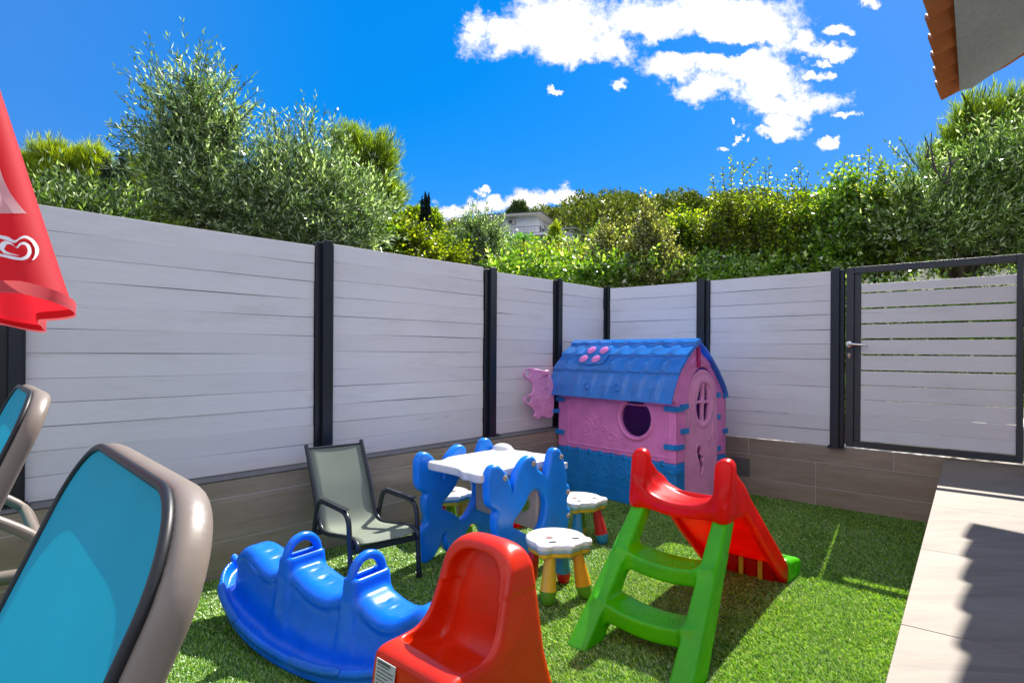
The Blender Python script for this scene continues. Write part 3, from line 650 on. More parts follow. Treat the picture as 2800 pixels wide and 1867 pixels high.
# ------------------------------------------------------------------ slide
def build_slide():
    t = thing('toddler_slide', 'red and green plastic toddler slide with a two step ladder', 'slide', (.685, 2.362, 0), RA)
    rail = spl([(-.068,.425),(-.066,.50),(-.052,.585),(-.030,.635),(-.006,.648),(.016,.637),(.045,.598),(.35,.345),(.64,.105),(.675,.06),(.672,.012),(.645,.004),(.60,.03),(.35,.235),(.17,.395),(.10,.412),(.0,.418)], 4)
    def fr_(x, y, z):
        xs = np.abs(x); hx = .181
        d = sd_ext(sd_poly(y, z, rail), xs-hx, .017, .014)
        # the horns are thick towers that lean into the rails
        hz = np.clip((z-.42)/.23, 0, 1); hw = .036-.014*hz
        horn = sd_box(xs, y, z, (hx-.006, -.022, .535), (.034, .046, .112), .028)
        horn = smax(horn, -(.0) + (np.abs(y+.02+.0*z)-(.052-.030*hz)), .02)
        d = smin(d, horn, .03)
        # saddle shaped platform
        zs = .462 + 1.9*x*x + .10*np.clip(-(y+.03), 0, 1)*0
        pl = smax(smax(np.abs(z-(zs-.022))-.022, np.abs(y-.040)-.110, .02), xs-.18, .01)
        d = smin(d, pl, .035)
        # apron under the platform
        ap = smax(smax(np.abs(y+.045)-.024, np.abs(z-(.435+.5*x*x))-.022, .015), xs-.195, .01); d = smin(d, ap, .02)
        # chute bed
        zb = .455 - (y-.12)*.78 + .045*np.clip((y-.45)/.2, 0, 1)**2; bed = smax(smax(np.abs(z-zb)-.011, xs-.18, .006), np.maximum(.10-y, y-.662), .01)
        d = smin(d, bed, .015)
        # stiffening wall below the lower chute
        return d
    sdf_obj('chute', fr_, (-.235, -.09, -.0), (.235, .69, .665), .0066, RED, t)
    kw = MB()
    for x in (-.12, -.04, .045, .125): kw.box((x-.022, .615, .0), (x+.022, .628, .10))
    kw.box((-.178, .629, 0), (.178, .640, .125)); kw.build('end_wall', RED, t, bevel=.004)
    for x in (-.085, .0, .088): rb = MB(); rb.box((x-.011, .606, .002), (x+.011, .614, .088)); rb.build('lit_slot', YEL, t, bevel=.004)  # yellow bars stand for sunlit slots, the light put into their colour
    def ft(x, y, z):
        d = smax(sd_box(x, y, z, (.0, .745, .02), (.205, .10, .085), .03), -z, .004); d = smax(d, z-(.115-(y-.66)*.25), .02)
        return smax(d, -(sd_box(x, y, z, (0, .68, .115), (.155, .12, .055), .02)), .012)
    sdf_obj('end_foot', ft, (-.215, .64, 0), (.215, .86, .12), .0075, GREEN, t)
    def ld(x, y, z):
        xs = np.abs(x); k = (.43-z)/.43; yc = -.028-.425*k; xc = .170+.026*k; x = x-.032*k; xs = np.abs(x)
        w = .030+.010*k; dp = .040+.028*k
        st = smax(smax(np.abs(xs-xc)-w, np.abs(y-yc-.012)-dp, .016), np.maximum(z-.43, -z), .004)*.72
        # hollow back of the stiles
        st = smax(st, -smax(np.abs(xs-xc)-(w-.010), -(y-yc-.022), .01)*.72, .008)
        d = st
        for zz, in ((.283,), (.128,)):
            ys = -.028-.425*(.43-zz)/.43; zc = zz-.026 + .8*x*x
            tread = smax(smax(np.abs(z-zc)-.0095, np.abs(y-ys-.032)-.072, .008), xs-.19, .01)
            lip = smax(smax(np.abs(z-(zc-.020))-.030, np.abs(y-ys+.028)-.014, .010), xs-.19, .01)
            d = smin(d, np.minimum(tread, lip), .026)
        return d
    o = sdf_obj('ladder', ld, (-.26, -.55, 0), (.26, .08, .435), .0068, GREEN, t)
    for zz in (.283, .128):
        dots = MB(); ys = -.028-.425*(.43-zz)/.43
        for i in range(-7, 8):
            for j in range(3):
                x = i*.0165+.008*(j % 2); dots.lathe([(.0055, 0), (.005, .0015), (.0025, .0024)], 8, 0, Matrix.Translation((x, ys+.005+.022*j, zz-.026+.8*x*x+.0088)))
        dots.build('grip_studs', GREEN, o, 60)
build_slide()

# ------------------------------------------------------------------ three seat rocker
def build_rocker():
    t = thing('rocker', 'blue plastic three seat rocker with two loop handles, lying before the garden chair', 'rocker', (-.6265, 2.083, 0), math.atan2(-.565, .825))
    px = np.array([-.60,-.53,-.49,-.455,-.42,-.375,-.33,-.28,-.24,-.20,-.155,-.10,-.04,.02,.08,.13,.18,.23,.28,.33,.38,.425,.46,.485,.51,.6])
    pz = np.array([.10,.19,.262,.292,.297,.287,.270,.252,.25,.27,.278,.268,.246,.234,.236,.256,.272,.258,.236,.226,.234,.258,.284,.286,.262,.16])
    def prof(x): 
        s = 0
        for o in (-.012, 0, .012): s = s+np.interp(x+o, px, pz)
        return s/3
    def body(x, y, z):
        ends = np.clip((np.abs(x)-.36)/.16, 0, 1)
        w = .062 + .055*np.clip((.27-z)/.27, 0, 1) - .010*ends
        # seats bulge out at the top edge
        w = w + .012*np.exp(-((z-prof(x)+.025)/.022)**2)
        d = smax(np.abs(y)-w, z-prof(x), .035)
        d = smax(d, np.where(x < 0, -x-.505, x-.505-.04*np.clip((z-.2)*10, 0, 1)), .05)
        zb = .012+.40*x*x
        d = smax(d, zb-z, .01)
        for hx in (-.165, .18):
            col = smax(smax(np.abs(x-hx)-(.032+.03*np.clip(.31-z, 0, 1)), np.abs(y)-(.080+.10*np.clip(.315-z, 0, 1)), .02), z-.315, .012)
            pocket = smax(smax(np.abs(x-hx)-.020, np.abs(y)-.058, .012), .268-z, .012)
            col = smax(col, -pocket, .008)
            d = smin(d, smax(col, zb-z, .01), .018)
        # shallow grips pressed in the seats
        for gx in (-.40, -.355, -.31, -.085, -.04, .005, .05, .27, .315, .36, .41):
            zz = np.interp(gx, px, pz); d = smax(d, -sd_ell(x, y, z, (gx, 0, zz+.0155), (.014, .040, .018)), .004)
        # tray with raised rim
        wr = .178*np.sqrt(np.clip(1-(np.abs(x)/.585)**3.2, 0.0004, 1)); zr = .058+.42*x*x
        pl = np.abs(y)-wr
        tray = smax(pl, np.abs(z-(zb+.008))-.010, .01)*.8
        rim = np.sqrt(pl**2 + ((z-zr+.012)*.85)**2) - .0125
        wall = smax(np.abs(pl+.006)-.009, np.maximum(zb-z, z-zr+.01), .006)*.8
        return smin(smin(d, tray, .02), np.minimum(rim, wall), .012)
    sdf_obj('body', body, (-.60, -.20, -.0), (.60, .20, .335), .0068, B_ROCK, t)
    for hx in (-.165, .18):
        h = MB(); h.tube(smooth_path([(hx, -.068, .285), (hx, -.067, .312), (hx, -.056, .342), (hx, -.033, .364), (hx, 0, .373), (hx, .033, .364), (hx, .056, .342), (hx, .067, .312), (hx, .068, .285)], 5), .0155, 14); h.build('handle', B_ROCK, t)
    for x0, x1 in ((-.50, -.30), (.02, .26)):
        p = MB(); pts = []
        for i in range(13):
            x = x0+(x1-x0)*i/12; y = -.178*math.sqrt(max(.0004, 1-(abs(x)/.585)**3.2)); pts.append((x, y-.004, .052+.42*x*x))
        p.tube(pts, [.010]+[.016]*11+[.010], 12); p.build('rim_pad', plastic('bright_blue_pad', (.01, .16, .72), .28), t)
build_rocker()

# ------------------------------------------------------------------ red moulded chair
def build_red_chair():
    t = thing('toddler_chair', 'red moulded plastic toddler chair with a white paper sticker on its front', 'chair', (-.137, 1.633, 0), RA)
    side = spl([(-.195,.0),(-.187,.12),(-.182,.225),(-.170,.252),(-.140,.262),(-.085,.264),(-.035,.274),(.0,.310),(.028,.385),(.052,.460),(.078,.508),(.110,.525),(.138,.517),(.158,.492),(.172,.40),(.185,.22),(.198,.0)], 4)
    cav = spl([(-.112,.60),(-.114,.32),(-.108,.258),(-.085,.238),(-.02,.216),(.035,.214),(.062,.245),(.078,.32),(.094,.40),(.108,.46),(.118,.485),(.115,.60)], 4)
    def f(x, y, z):
        xs = np.abs(x); hw = .178-.055*np.clip(z/.5, 0, 1)
        arch = .150 - .0*z
        # front view: shoulders round off toward the top of the back
        top = (((np.maximum(z-.395, 0)/.130)**2.7 + (xs/.137)**2.7 + 1e-9)**(1/2.7) - 1)*.125
        front = np.where(z > .395, np.maximum(xs-hw-.002, top), xs-hw)
        d = smax(sd_poly(y, z, side), front, .024)
        cw = .108 + .026*np.clip((.40-z)*5, -1, 1)
        topc = np.where(z > .385, ((((z-.385)/.100)**2.6+(xs/.102)**2.6+1e-9)**(1/2.6)-1)*.095, xs-cw)
        c = smax(sd_poly(y, z, cav), np.maximum(xs-cw, topc), .03)
        d = smax(d, -c, .014)
        leg = np.sqrt((y-.0)**2+(z*1.05)**2)-.105; d = smax(d, -leg, .012)
        leg2 = np.sqrt((x)**2+(z*1.0)**2)-.095; d = smax(d, -leg2, .012)
        return d
    sdf_obj('shell', f, (-.19, -.21, 0), (.19, .21, .54), .0062, REDO, t)
    s = MB(); Ms = axes((.996, 0, .0), (0, .14, .99), (0, -.99, .14), (-.085, -.1905, .187))
    s.box((-.040, -.052, .0), (.040, .052, .0022), 0, Ms)
    for k in range(9): s.box((-.034, .036-.009*k, .00225), (-.034+.068*(1 if k % 3 else .7), .039-.009*k, .0027), 1, Ms)
    s.box((-.034, .042, .00225), (.020, .049, .0028), 1, Ms); s.build('sticker', [PAPER, GREYP], t)
build_red_chair()

# ------------------------------------------------------------------ small sling garden chair
def build_garden_chair():
    Rv = Vector((.76, .65, 0)); RF = Vector((-.423, 2.755, 0)); LF = RF - Rv*.34; o0 = (RF+LF)/2
    t = thing('garden_chair', 'small garden chair with sage green sling and dark tubular armrests by the tiled wall', 'chair', (o0.x, o0.y, 0), math.atan2(.65, .76))
    # local x to the sitter's left/right, local -y forward
    prof = [(-.012,.222),(.03,.236),(.10,.229),(.20,.212),(.30,.198),(.355,.204),(.392,.240),(.425,.31),(.462,.395),(.505,.48),(.548,.562)]
    pp = smooth_path([(0, y, z) for y, z in prof], 6); W = .138
    vs = []; n = len(pp)
    for p in pp:
        for k in range(9):
            u = -1+2*k/8; vs.append((W*u, p.y, p.z-.007*(1-u*u)))
    fs = [(i*9+k, i*9+k+1, (i+1)*9+k+1, (i+1)*9+k) for i in range(n-1) for k in range(8)]
    o = mesh_np('sling', vs, fs, SAGE, t, 180); md = o.modifiers.new('t', 'SOLIDIFY'); md.thickness = .003; md.offset = 0
    for u in (-1, 1):
        sm = MB()
        for dx in (.014, .020):
            for p in pp[2:-2:1]: sm.box((u*(W-dx)-.0007, p.y-.004, p.z+.0004-.007*.2), (u*(W-dx)+.0007, p.y+.001, p.z+.0022-.007*.2))
        sm.build('stitching', flat('pale_thread', (.40, .46, .36), .8), o)
    fm = MB()
    for u in (-1, 1): fm.tube([(u*(W+.010), p.y, p.z) for p in smooth_path([(0, -.02, .205), (0, -.014, .222)]+[(0, y, z) for y, z in prof[1:]]+[(0, .556, .578)], 5)], .0105, 10)
    fm.tube([(-W-.01, .548, .560), (W+.01, .548, .560)], .006, 8)
    fm.build('back_frame', CHFR, t)
    for u in (-1, 1):
        a = MB(); x = u*.168
        a.tube(smooth_path([(x, -.0, .0), (x, .012, .16), (x, .022, .27), (x, .032, .318), (x, .060, .342), (x, .11, .350), (x, .22, .350), (x, .30, .349), (x, .338, .338), (x, .362, .305), (x, .385, .24), (x, .425, .11), (x, .455, .0)], 6), .0115, 10)
        o = a.build('leg_frame', CHFR, t)
        c = MB(); c.box((x-.013, .045, .3615), (x+.013, .315, .3655)) ; c.build('arm_pad', CHFR, o, bevel=.0015)
        for y in (0, .455): f2 = MB(); f2.tube([(x, y, 0), (x, y, .03)], .014, 10); f2.build('foot_cap', PIPING, o)
    for lo, hi, nm in (((-.168, -.002, .178), (.168, .020, .204), 'cross_bar'), ((-.168, .372, .175), (.168, .392, .198), 'cross_bar'), ((-.165, .004, .2045), (-.140, .016, .228), 'bracket'), ((.140, .004, .2045), (.165, .016, .228), 'bracket')): b = MB(); b.box(lo, hi); b.build(nm, CHFR, t, bevel=.004)
build_garden_chair()

# ------------------------------------------------------------------ playhouse
def build_playhouse():
    t = thing('playhouse', 'pink and blue plastic playhouse with round window and arched door in the corner', 'playhouse', (1.057, 3.82, 0), math.atan2(-.75, .663))
    # local x toward the gable in view, local -y toward the long wall in view ; house spans x -1.05..0, y 0..0.63
    win = (-.318, .603)
    def fw(x, y, z):
        d = sd_box(x, y, z, (-.525, .012, .535), (.525, .0125, .205), .008)
        r = np.sqrt((x-win[0])**2+(z-win[1])**2)
        d = smin(d, np.sqrt((r-.142)**2+(y+.002)**2)-.012, .012)
        d = np.maximum(d, -(r-.124))
        # pressed frame and playful rings
        fr_ = np.abs(np.maximum(np.abs(x+.50)-.45, np.abs(z-.53)-.165)) ; d = smin(d, smax(fr_-.006, np.abs(y+.001)-.004, .003), .004)
        for cx, cz, r0 in ((-.76,.50,.066),(-.76,.495,.035),(-.665,.615,.045),(-.62,.66,.02),(-.60,.475,.040),(-.60,.475,.019),(-.53,.455,.026),(-.49,.45,.016),(-.68,.53,.030)):
            d = smin(d, np.sqrt((np.sqrt((x-cx)**2+(z-cz)**2)-r0)**2+(y+.001)**2)-.0042, .004)
        return d
    sdf_obj('long_wall', fw, (-1.05, -.02, .33), (0, .03, .74), .0062, PINK, t)
    def bs(x, y, z):
        d = sd_box(x, y, z, (-.525, .012, .165), (.527, .016, .1652), .008)
        for k in range(9): d = smin(d, sd_box(x, y, z, (-.10-.105*k, -.002, .327), (.013, .008, .018), .003), .003)
        d = smax(d, -(smax(np.abs(z-.105)-.004, np.abs(y+.006)-.004, .002)), .003)
        for cx, cz, r0 in ((-.70,.215,.05),(-.58,.20,.035),(-.44,.215,.045),(-.36,.19,.03)):
            d = smin(d, np.sqrt((np.sqrt((x-cx)**2+(z-cz)**2)-r0)**2+(y+.004)**2)-.004, .004)
        return d
    sdf_obj('long_base', bs, (-1.055, -.02, 0), (.003, .03, .345), .0075, BPLAY, t)
    b2 = MB(); b2.box((-1.05, .605, 0), (0, .63, .33)); b2.build('rear_base', BPLAY, t, bevel=.004); b2 = MB(); b2.box((-1.05, .606, .331), (0, .629, .74)); b2.build('rear_wall', PINK, t, bevel=.004)
    gab = [(.0,.335),(.0,.72),(-.055,.745),(-.035,.855),(.085,1.0),(.235,1.098),(.36,1.018),(.47,.918),(.565,.812),(.605,.745),(.63,.72),(.63,.335)]
    dr = spl([(.105,-.1),(.108,.30),(.110,.55),(.128,.74),(.185,.885),(.27,.945),(.345,.952),(.42,.905),(.466,.80),(.482,.60),(.482,.30),(.482,-.1)], 4)
    def gw(y, z, x):
        d = sd_ext(np.maximum(sd_poly(y, z, gab), -sd_poly(y, z, dr)), x+.012, .012, .006)
        arcr = np.sqrt((y-.28)**2+(z-.86)**2)
        a = smax(smax(np.abs(arcr-.150)-.022, .955-z, .01), np.abs(x-.001)-.004, .003); a = smax(a, -(np.abs(y-.245)-.02), .006)
        return smin(d, a, .006)
    Mg = axes((0, 1, 0), (0, 0, 1), (1, 0, 0))
    g1 = sdf_obj('gable_wall', gw, (-.07, .33, -.03), (.64, 1.11, .01), .0062, PINK, t, Mg)
    for y0, y1 in ((0.018, .104), (.483, .63)): gb = MB(); gb.box((-.024, y0, 0), (.002, y1, .334)); gb.build('gable_base', BPLAY, t, bevel=.004)
    g2 = g1.copy(); COL.objects.link(g2); g2.parent = t; g2.location = (-1.026, 0, 0)
    for y0, y1 in ((0.018, .104), (.483, .612)): gb = MB(); gb.box((-1.052, y0, 0), (-1.028, y1, .334)); gb.build('gable_base', BPLAY, t, bevel=.004)
    # red ornament above the door
    orn = MB(); orn.tube(smooth_path([(.006, .243, 1.10), (.010, .247, 1.06), (.008, .249, 1.02), (.011, .251, .985), (.008, .252, .955)], 5), [.014]*21, 10); orn.build('ornament', PINKD, t)
    # door, slightly ajar
    do = spl([(-.355,.02),(-.358,.30),(-.356,.52),(-.342,.72),(-.292,.868),(-.205,.932),(-.135,.936),(-.070,.895),(-.020,.80),(-.004,.60),(-.002,.30),(-.002,.02)], 4)
    panes = [spl(p, 3) for p in ([(-.172,.845),(-.195,.81),(-.222,.735),(-.215,.728),(-.176,.733),(-.168,.78)],[(-.142,.842),(-.118,.825),(-.104,.735),(-.11,.728),(-.142,.730),(-.146,.78)],
        [(-.228,.705),(-.180,.708),(-.174,.69),(-.176,.60),(-.195,.598),(-.222,.635)],[(-.148,.705),(-.103,.705),(-.102,.68),(-.115,.60),(-.146,.592),(-.152,.64)])]
    key = spl([(-.205,.425),(-.180,.400),(-.182,.365),(-.160,.345),(-.165,.32),(-.155,.29),(-.165,.265),(-.172,.24),(-.185,.235),(-.188,.28),(-.196,.32),(-.212,.36),(-.22,.40)], 3)
    def fd(y, z, x):
        d2 = sd_poly(y, z, do); d = sd_ext(d2, x, .0125, .008)
        d = smin(d, smax(smax(np.abs(d2+.05)-.007, np.abs(x-.013)-.004, .003), .42-z, .01), .004)
        ov = np.sqrt(((y+.160)/.098)**2+((z-.715)/.155)**2)-1; d = smin(d, smax(np.abs(ov*.09)-.009, np.abs(x-.013)-.006, .004), .005)
        for p in panes: d = np.maximum(d, -sd_poly(y, z, p))
        kd = sd_poly(y, z, key); d = smin(d, smax(np.abs(kd-.010)-.006, np.abs(x-.013)-.004, .003), .004); d = np.maximum(d, -kd)
        return d
    dn = sdf_obj('door', fd, (-.37, .01, -.02), (.01, .945, .025), .0056, PINKP, t, Mg, loc=(.012, .478, 0), rot=(0, 0, R(-7)))
    hm = MB(); hm.box((.0, -.385, .40), (.022, -.342, .53)); hm.box((.0225, -.376, .415), (.024, -.358, .515), 1); hm.build('door_pull', [PINKP, INK], dn, bevel=.004)
    st = MB(); c = Vector((.0135, -.062, .455))
    P4 = [c+Vector((0, dy, dz)) for dy, dz in ((.005,.068),(.042,.0),(-.010,-.062),(-.044,.0))]
    st.tube(P4, .0035, 6, 0, True); 
    st.tube([P4[0], P4[2]], .0026, 6); st.tube([P4[1], P4[3]], .0026, 6); st.build('star_relief', PINKP, dn)
    # clips that hold the panels together
    def clip(M):
        k = MB(); k.box((-.042, -.017, 0), (.042, .017, .013), 0, M); k.lathe([(.009, .012), (.009, .0145), (.006, .0155)], 14, 0, M @ Matrix.Translation((-.018, 0, 0))); k.build('clip', BPLAY, t, bevel=.006, seg=3)
    for x, z in ((-.040, .687), (-.040, .44), (-.040, .285), (-1.022, .69), (-1.022, .44)): clip(axes((1, 0, 0), (0, 0, 1), (0, -1, 0), (x+.0, -.004, z)))
    for z in (.687, .44, .285): clip(axes((0, 1, 0), (0, 0, 1), (1, 0, 0), (.002, .034, z)))
    for y, z in ((.505, .758), (.508, .605), (.512, .385), (.61, .75), (.61, .50), (.085, .70), (.09, .54)): clip(axes((0, 1 if y < .5 else .6, 0), (0, 0, 1), (1, 0, 0), (.002, y, z)))
    # roof : two slopes with scalloped tile rows
    fp = np.array([(-.105,.728),(-.092,.765),(-.072,.818),(-.034,.893),(.020,.962),(.09,1.030),(.16,1.082),(.24,1.126)])
    bp = np.array([(.24,1.126),(.32,1.078),(.39,1.02),(.47,.944),(.54,.866),(.58,.812),(.602,.772)])
    def slope(name, prof, sgn, wavy):
        L = np.concatenate([[0], np.cumsum(np.linalg.norm(np.diff(prof, axis=0), axis=1))]); nx, nt_ = (280, 120) if wavy else (40, 40)
        xs = np.linspace(-1.09, .030, nx); ts = np.linspace(0, 1, nt_); y = np.interp(ts*L[-1], L, prof[:, 0]); z = np.interp(ts*L[-1], L, prof[:, 1])
        ty, tz = np.gradient(y), np.gradient(z); ln = np.hypot(ty, tz); ny, nz = -tz/ln*sgn, ty/ln*sgn
        if sgn < 0: ny, nz = tz/ln, -ty/ln
        Xg, Tg = np.meshgrid(xs, ts, indexing='ij'); 
        per = .142; wv = np.sin(2*np.pi*Xg/per); marg = np.clip((np.minimum(Xg+1.05, .01-Xg))/.05, 0, 1)
        ofs = np.zeros_like(Xg)
        if wavy:
            for (t0, a) in ((.385, .018), (.655, .014), (.90, .028)):
                e = t0 + a*wv*marg; ofs += .0085*(1/(1+np.exp(-(Tg-e)*240)))*(1-.0) - .0085*np.clip((Tg-e+.27)/.27, 0, 1)*(Tg < 2)*0
            row = np.where(Tg < .385, Tg/.385, np.where(Tg < .655, (Tg-.385)/.27, np.where(Tg < .9, (Tg-.655)/.245, 0)))
            ofs += .0075*np.clip(wv, -.25, 1)*marg*np.clip(row*2.2, 0, 1)*np.clip((1-row)*4, .35, 1)*(Tg < .88)
            ofs -= .016*np.clip(row, 0, 1)*(Tg < .9)*.6
        Yg = y[None, :]+ny[None, :]*ofs; Zg = z[None, :]+nz[None, :]*ofs
        th = .012; Yi = y[None, :]-ny[None, :]*th-ofs*0; Zi = z[None, :]-nz[None, :]*th
        V = np.concatenate([np.stack([Xg, Yg, Zg], -1).reshape(-1, 3), np.stack([Xg, np.broadcast_to(Yi, Xg.shape), np.broadcast_to(Zi, Xg.shape)], -1).reshape(-1, 3)])
        i = np.arange(nx-1)[:, None]*nt_+np.arange(nt_-1)[None, :]; i = i.ravel(); n1 = nx*nt_
        Fq = [np.stack([i, i+nt_, i+nt_+1, i+1], 1), np.stack([i+1, i+nt_+1, i+nt_, i], 1)+n1]
        a = np.arange(nx-1)*nt_; Fq.append(np.stack([a+n1, a+nt_+n1, a+nt_, a], 1)); a = a+nt_-1; Fq.append(np.stack([a, a+nt_, a+nt_+n1, a+n1], 1))
        a = np.arange(nt_-1); Fq.append(np.stack([a, a+1, a+1+n1, a+n1], 1)); a = a+(nx-1)*nt_; Fq.append(np.stack([a+n1, a+1+n1, a+1, a], 1))
        return mesh_np(name, V, np.concatenate(Fq), BROOF, t, 55)
    rf = slope('roof', fp, 1, True); slope('roof', bp[::-1], -1, False)
    # raised plate with four pink discs, and two screw bosses, on the front slope
    Lf = np.concatenate([[0], np.cumsum(np.linalg.norm(np.diff(fp, axis=0), axis=1))])
    def on(tv, x, h=0.0):
        y = np.interp(tv*Lf[-1], Lf, fp[:, 0]); z = np.interp(tv*Lf[-1], Lf, fp[:, 1]); y2 = np.interp((tv+.03)*Lf[-1], Lf, fp[:, 0]); z2 = np.interp((tv+.03)*Lf[-1], Lf, fp[:, 1])
        u = Vector((0, y2-y, z2-z)).normalized(); n = Vector((1, 0, 0)).cross(u); return axes((1, 0, 0), u, n, Vector((x, y, z))+n*h)
    pl = MB(); Mp = on(.64, -.745, .006); rr = [(.128*sx, .096*sy) for sx, sy in ((-1,-.6),(-.75,-1),(.75,-1),(1,-.6),(1,.6),(.75,1),(-.75,1),(-1,.6))]
    pl.prism([(a, b_*1.0) for a, b_ in rr], -.006, .012, 0, Mp)
    o = pl.build('button_plate', BROOF, rf, bevel=.004)
    for dx, dy in ((-.070, -.046), (.048, -.046), (-.050, .046), (.070, .046)):
        k = MB(); Mk = Mp @ Matrix.Translation((dx, dy, .0121)); k.lathe([(.044, 0), (.044, .003), (.038, .004)], 24, 1, Mk); k.lathe([(.036, .0042), (.036, .008), (.029, .0105), (.014, .0115)], 24, 0, Mk)
        for q in (-.010, .010): k.lathe([(.007, .0118), (.006, .015), (.003, .016)], 10, 0, Mk @ Matrix.Translation((q, q*.4, 0)))
        k.build('button', [PINK, BROOF], o, 50)
    for x in (-.685, -.415):
        k = MB(); Mk = on(.155, x, .004); k.lathe([(.028, -.004), (.028, .006), (.022, .009), (.020, .004), (.008, .004)], 20, 0, Mk); k.build('screw_boss', BROOF, rf, 50)
    rd = MB(); rd.tube([(-1.09, .24, 1.130), (.030, .24, 1.130)], .011, 12); rd.build('ridge', BROOF, rf)
    # butterfly shutter swung open at the far gable
    sh = spl([(-.08,.80),(-.13,.885),(-.20,.915),(-.265,.925),(-.335,.932),(-.385,.900),(-.372,.862),(-.325,.838),(-.290,.800),(-.292,.755),(-.335,.735),(-.378,.712),(-.372,.675),(-.33,.655),(-.285,.625),(-.268,.595),(-.285,.572),(-.255,.570),(-.25,.552),(-.205,.552),(-.205,.568),(-.08,.562)], 4)
    def fs_(y, z, x):
        d2 = sd_poly(y, z, sh)
        for c in ((-.345,.893),(-.337,.700)): d2 = np.maximum(d2, -(np.hypot(y-c[0], z-c[1])-.026))
        d = sd_ext(d2, x, .010, .006)
        for a, b_, r0 in ((-.15,.82,.035),(-.16,.74,.045),(-.14,.64,.04),(-.22,.84,.025),(-.24,.68,.03)): d = smin(d, np.sqrt((np.hypot(y-a, z-b_)-r0)**2+(x-.009)**2)-.0045, .004)
        return smin(d, sd_box(y, z, x, (-.165, .895, .014), (.026, .018, .012), .004), .003)
    sdf_obj('shutter', fs_, (-.40, .54, -.02), (-.05, .945, .03), .0058, PINKP, t, axes((0, 1, 0), (0, 0, 1), (1, 0, 0), (-1.035, 0, 0)))
    hg = MB(); hg.box((-1.05, -.085, .585), (-1.02, -.012, .615)); hg.build('shutter_hinge', BPLAY, t, bevel=.004)
    # bag kept inside the house
    bg = thing('bag', 'black patterned bag seen through the round window of the playhouse', 'bag', (1.057-.24*.663+.30*.75, 3.82+.24*.75+.30*.663, 0), .4)
    def fb(x, y, z):
        d = sd_ell(x, y, z, (0, 0, .24), (.20, .15, .25)); d = smin(d, sd_ell(x, y, z, (.10, .05, .46), (.13, .12, .23)), .06); d = smin(d, sd_ell(x, y, z, (-.12, -.02, .40), (.12, .11, .13)), .05)
        return smax(d + .008*np.sin(x*38+z*20)*np.sin(y*33+z*17), -z, .01)
    sdf_obj('sack', fb, (-.24, -.2, 0), (.26, .2, .64), .014, BAG, bg)
    sb = MB(); sb.tube(smooth_path([(-.10, -.10, .50), (-.09, -.13, .60), (.0, -.12, .64), (.06, -.09, .60)], 6), .011, 8); sb.build('strap', BAG, bg)
build_playhouse()

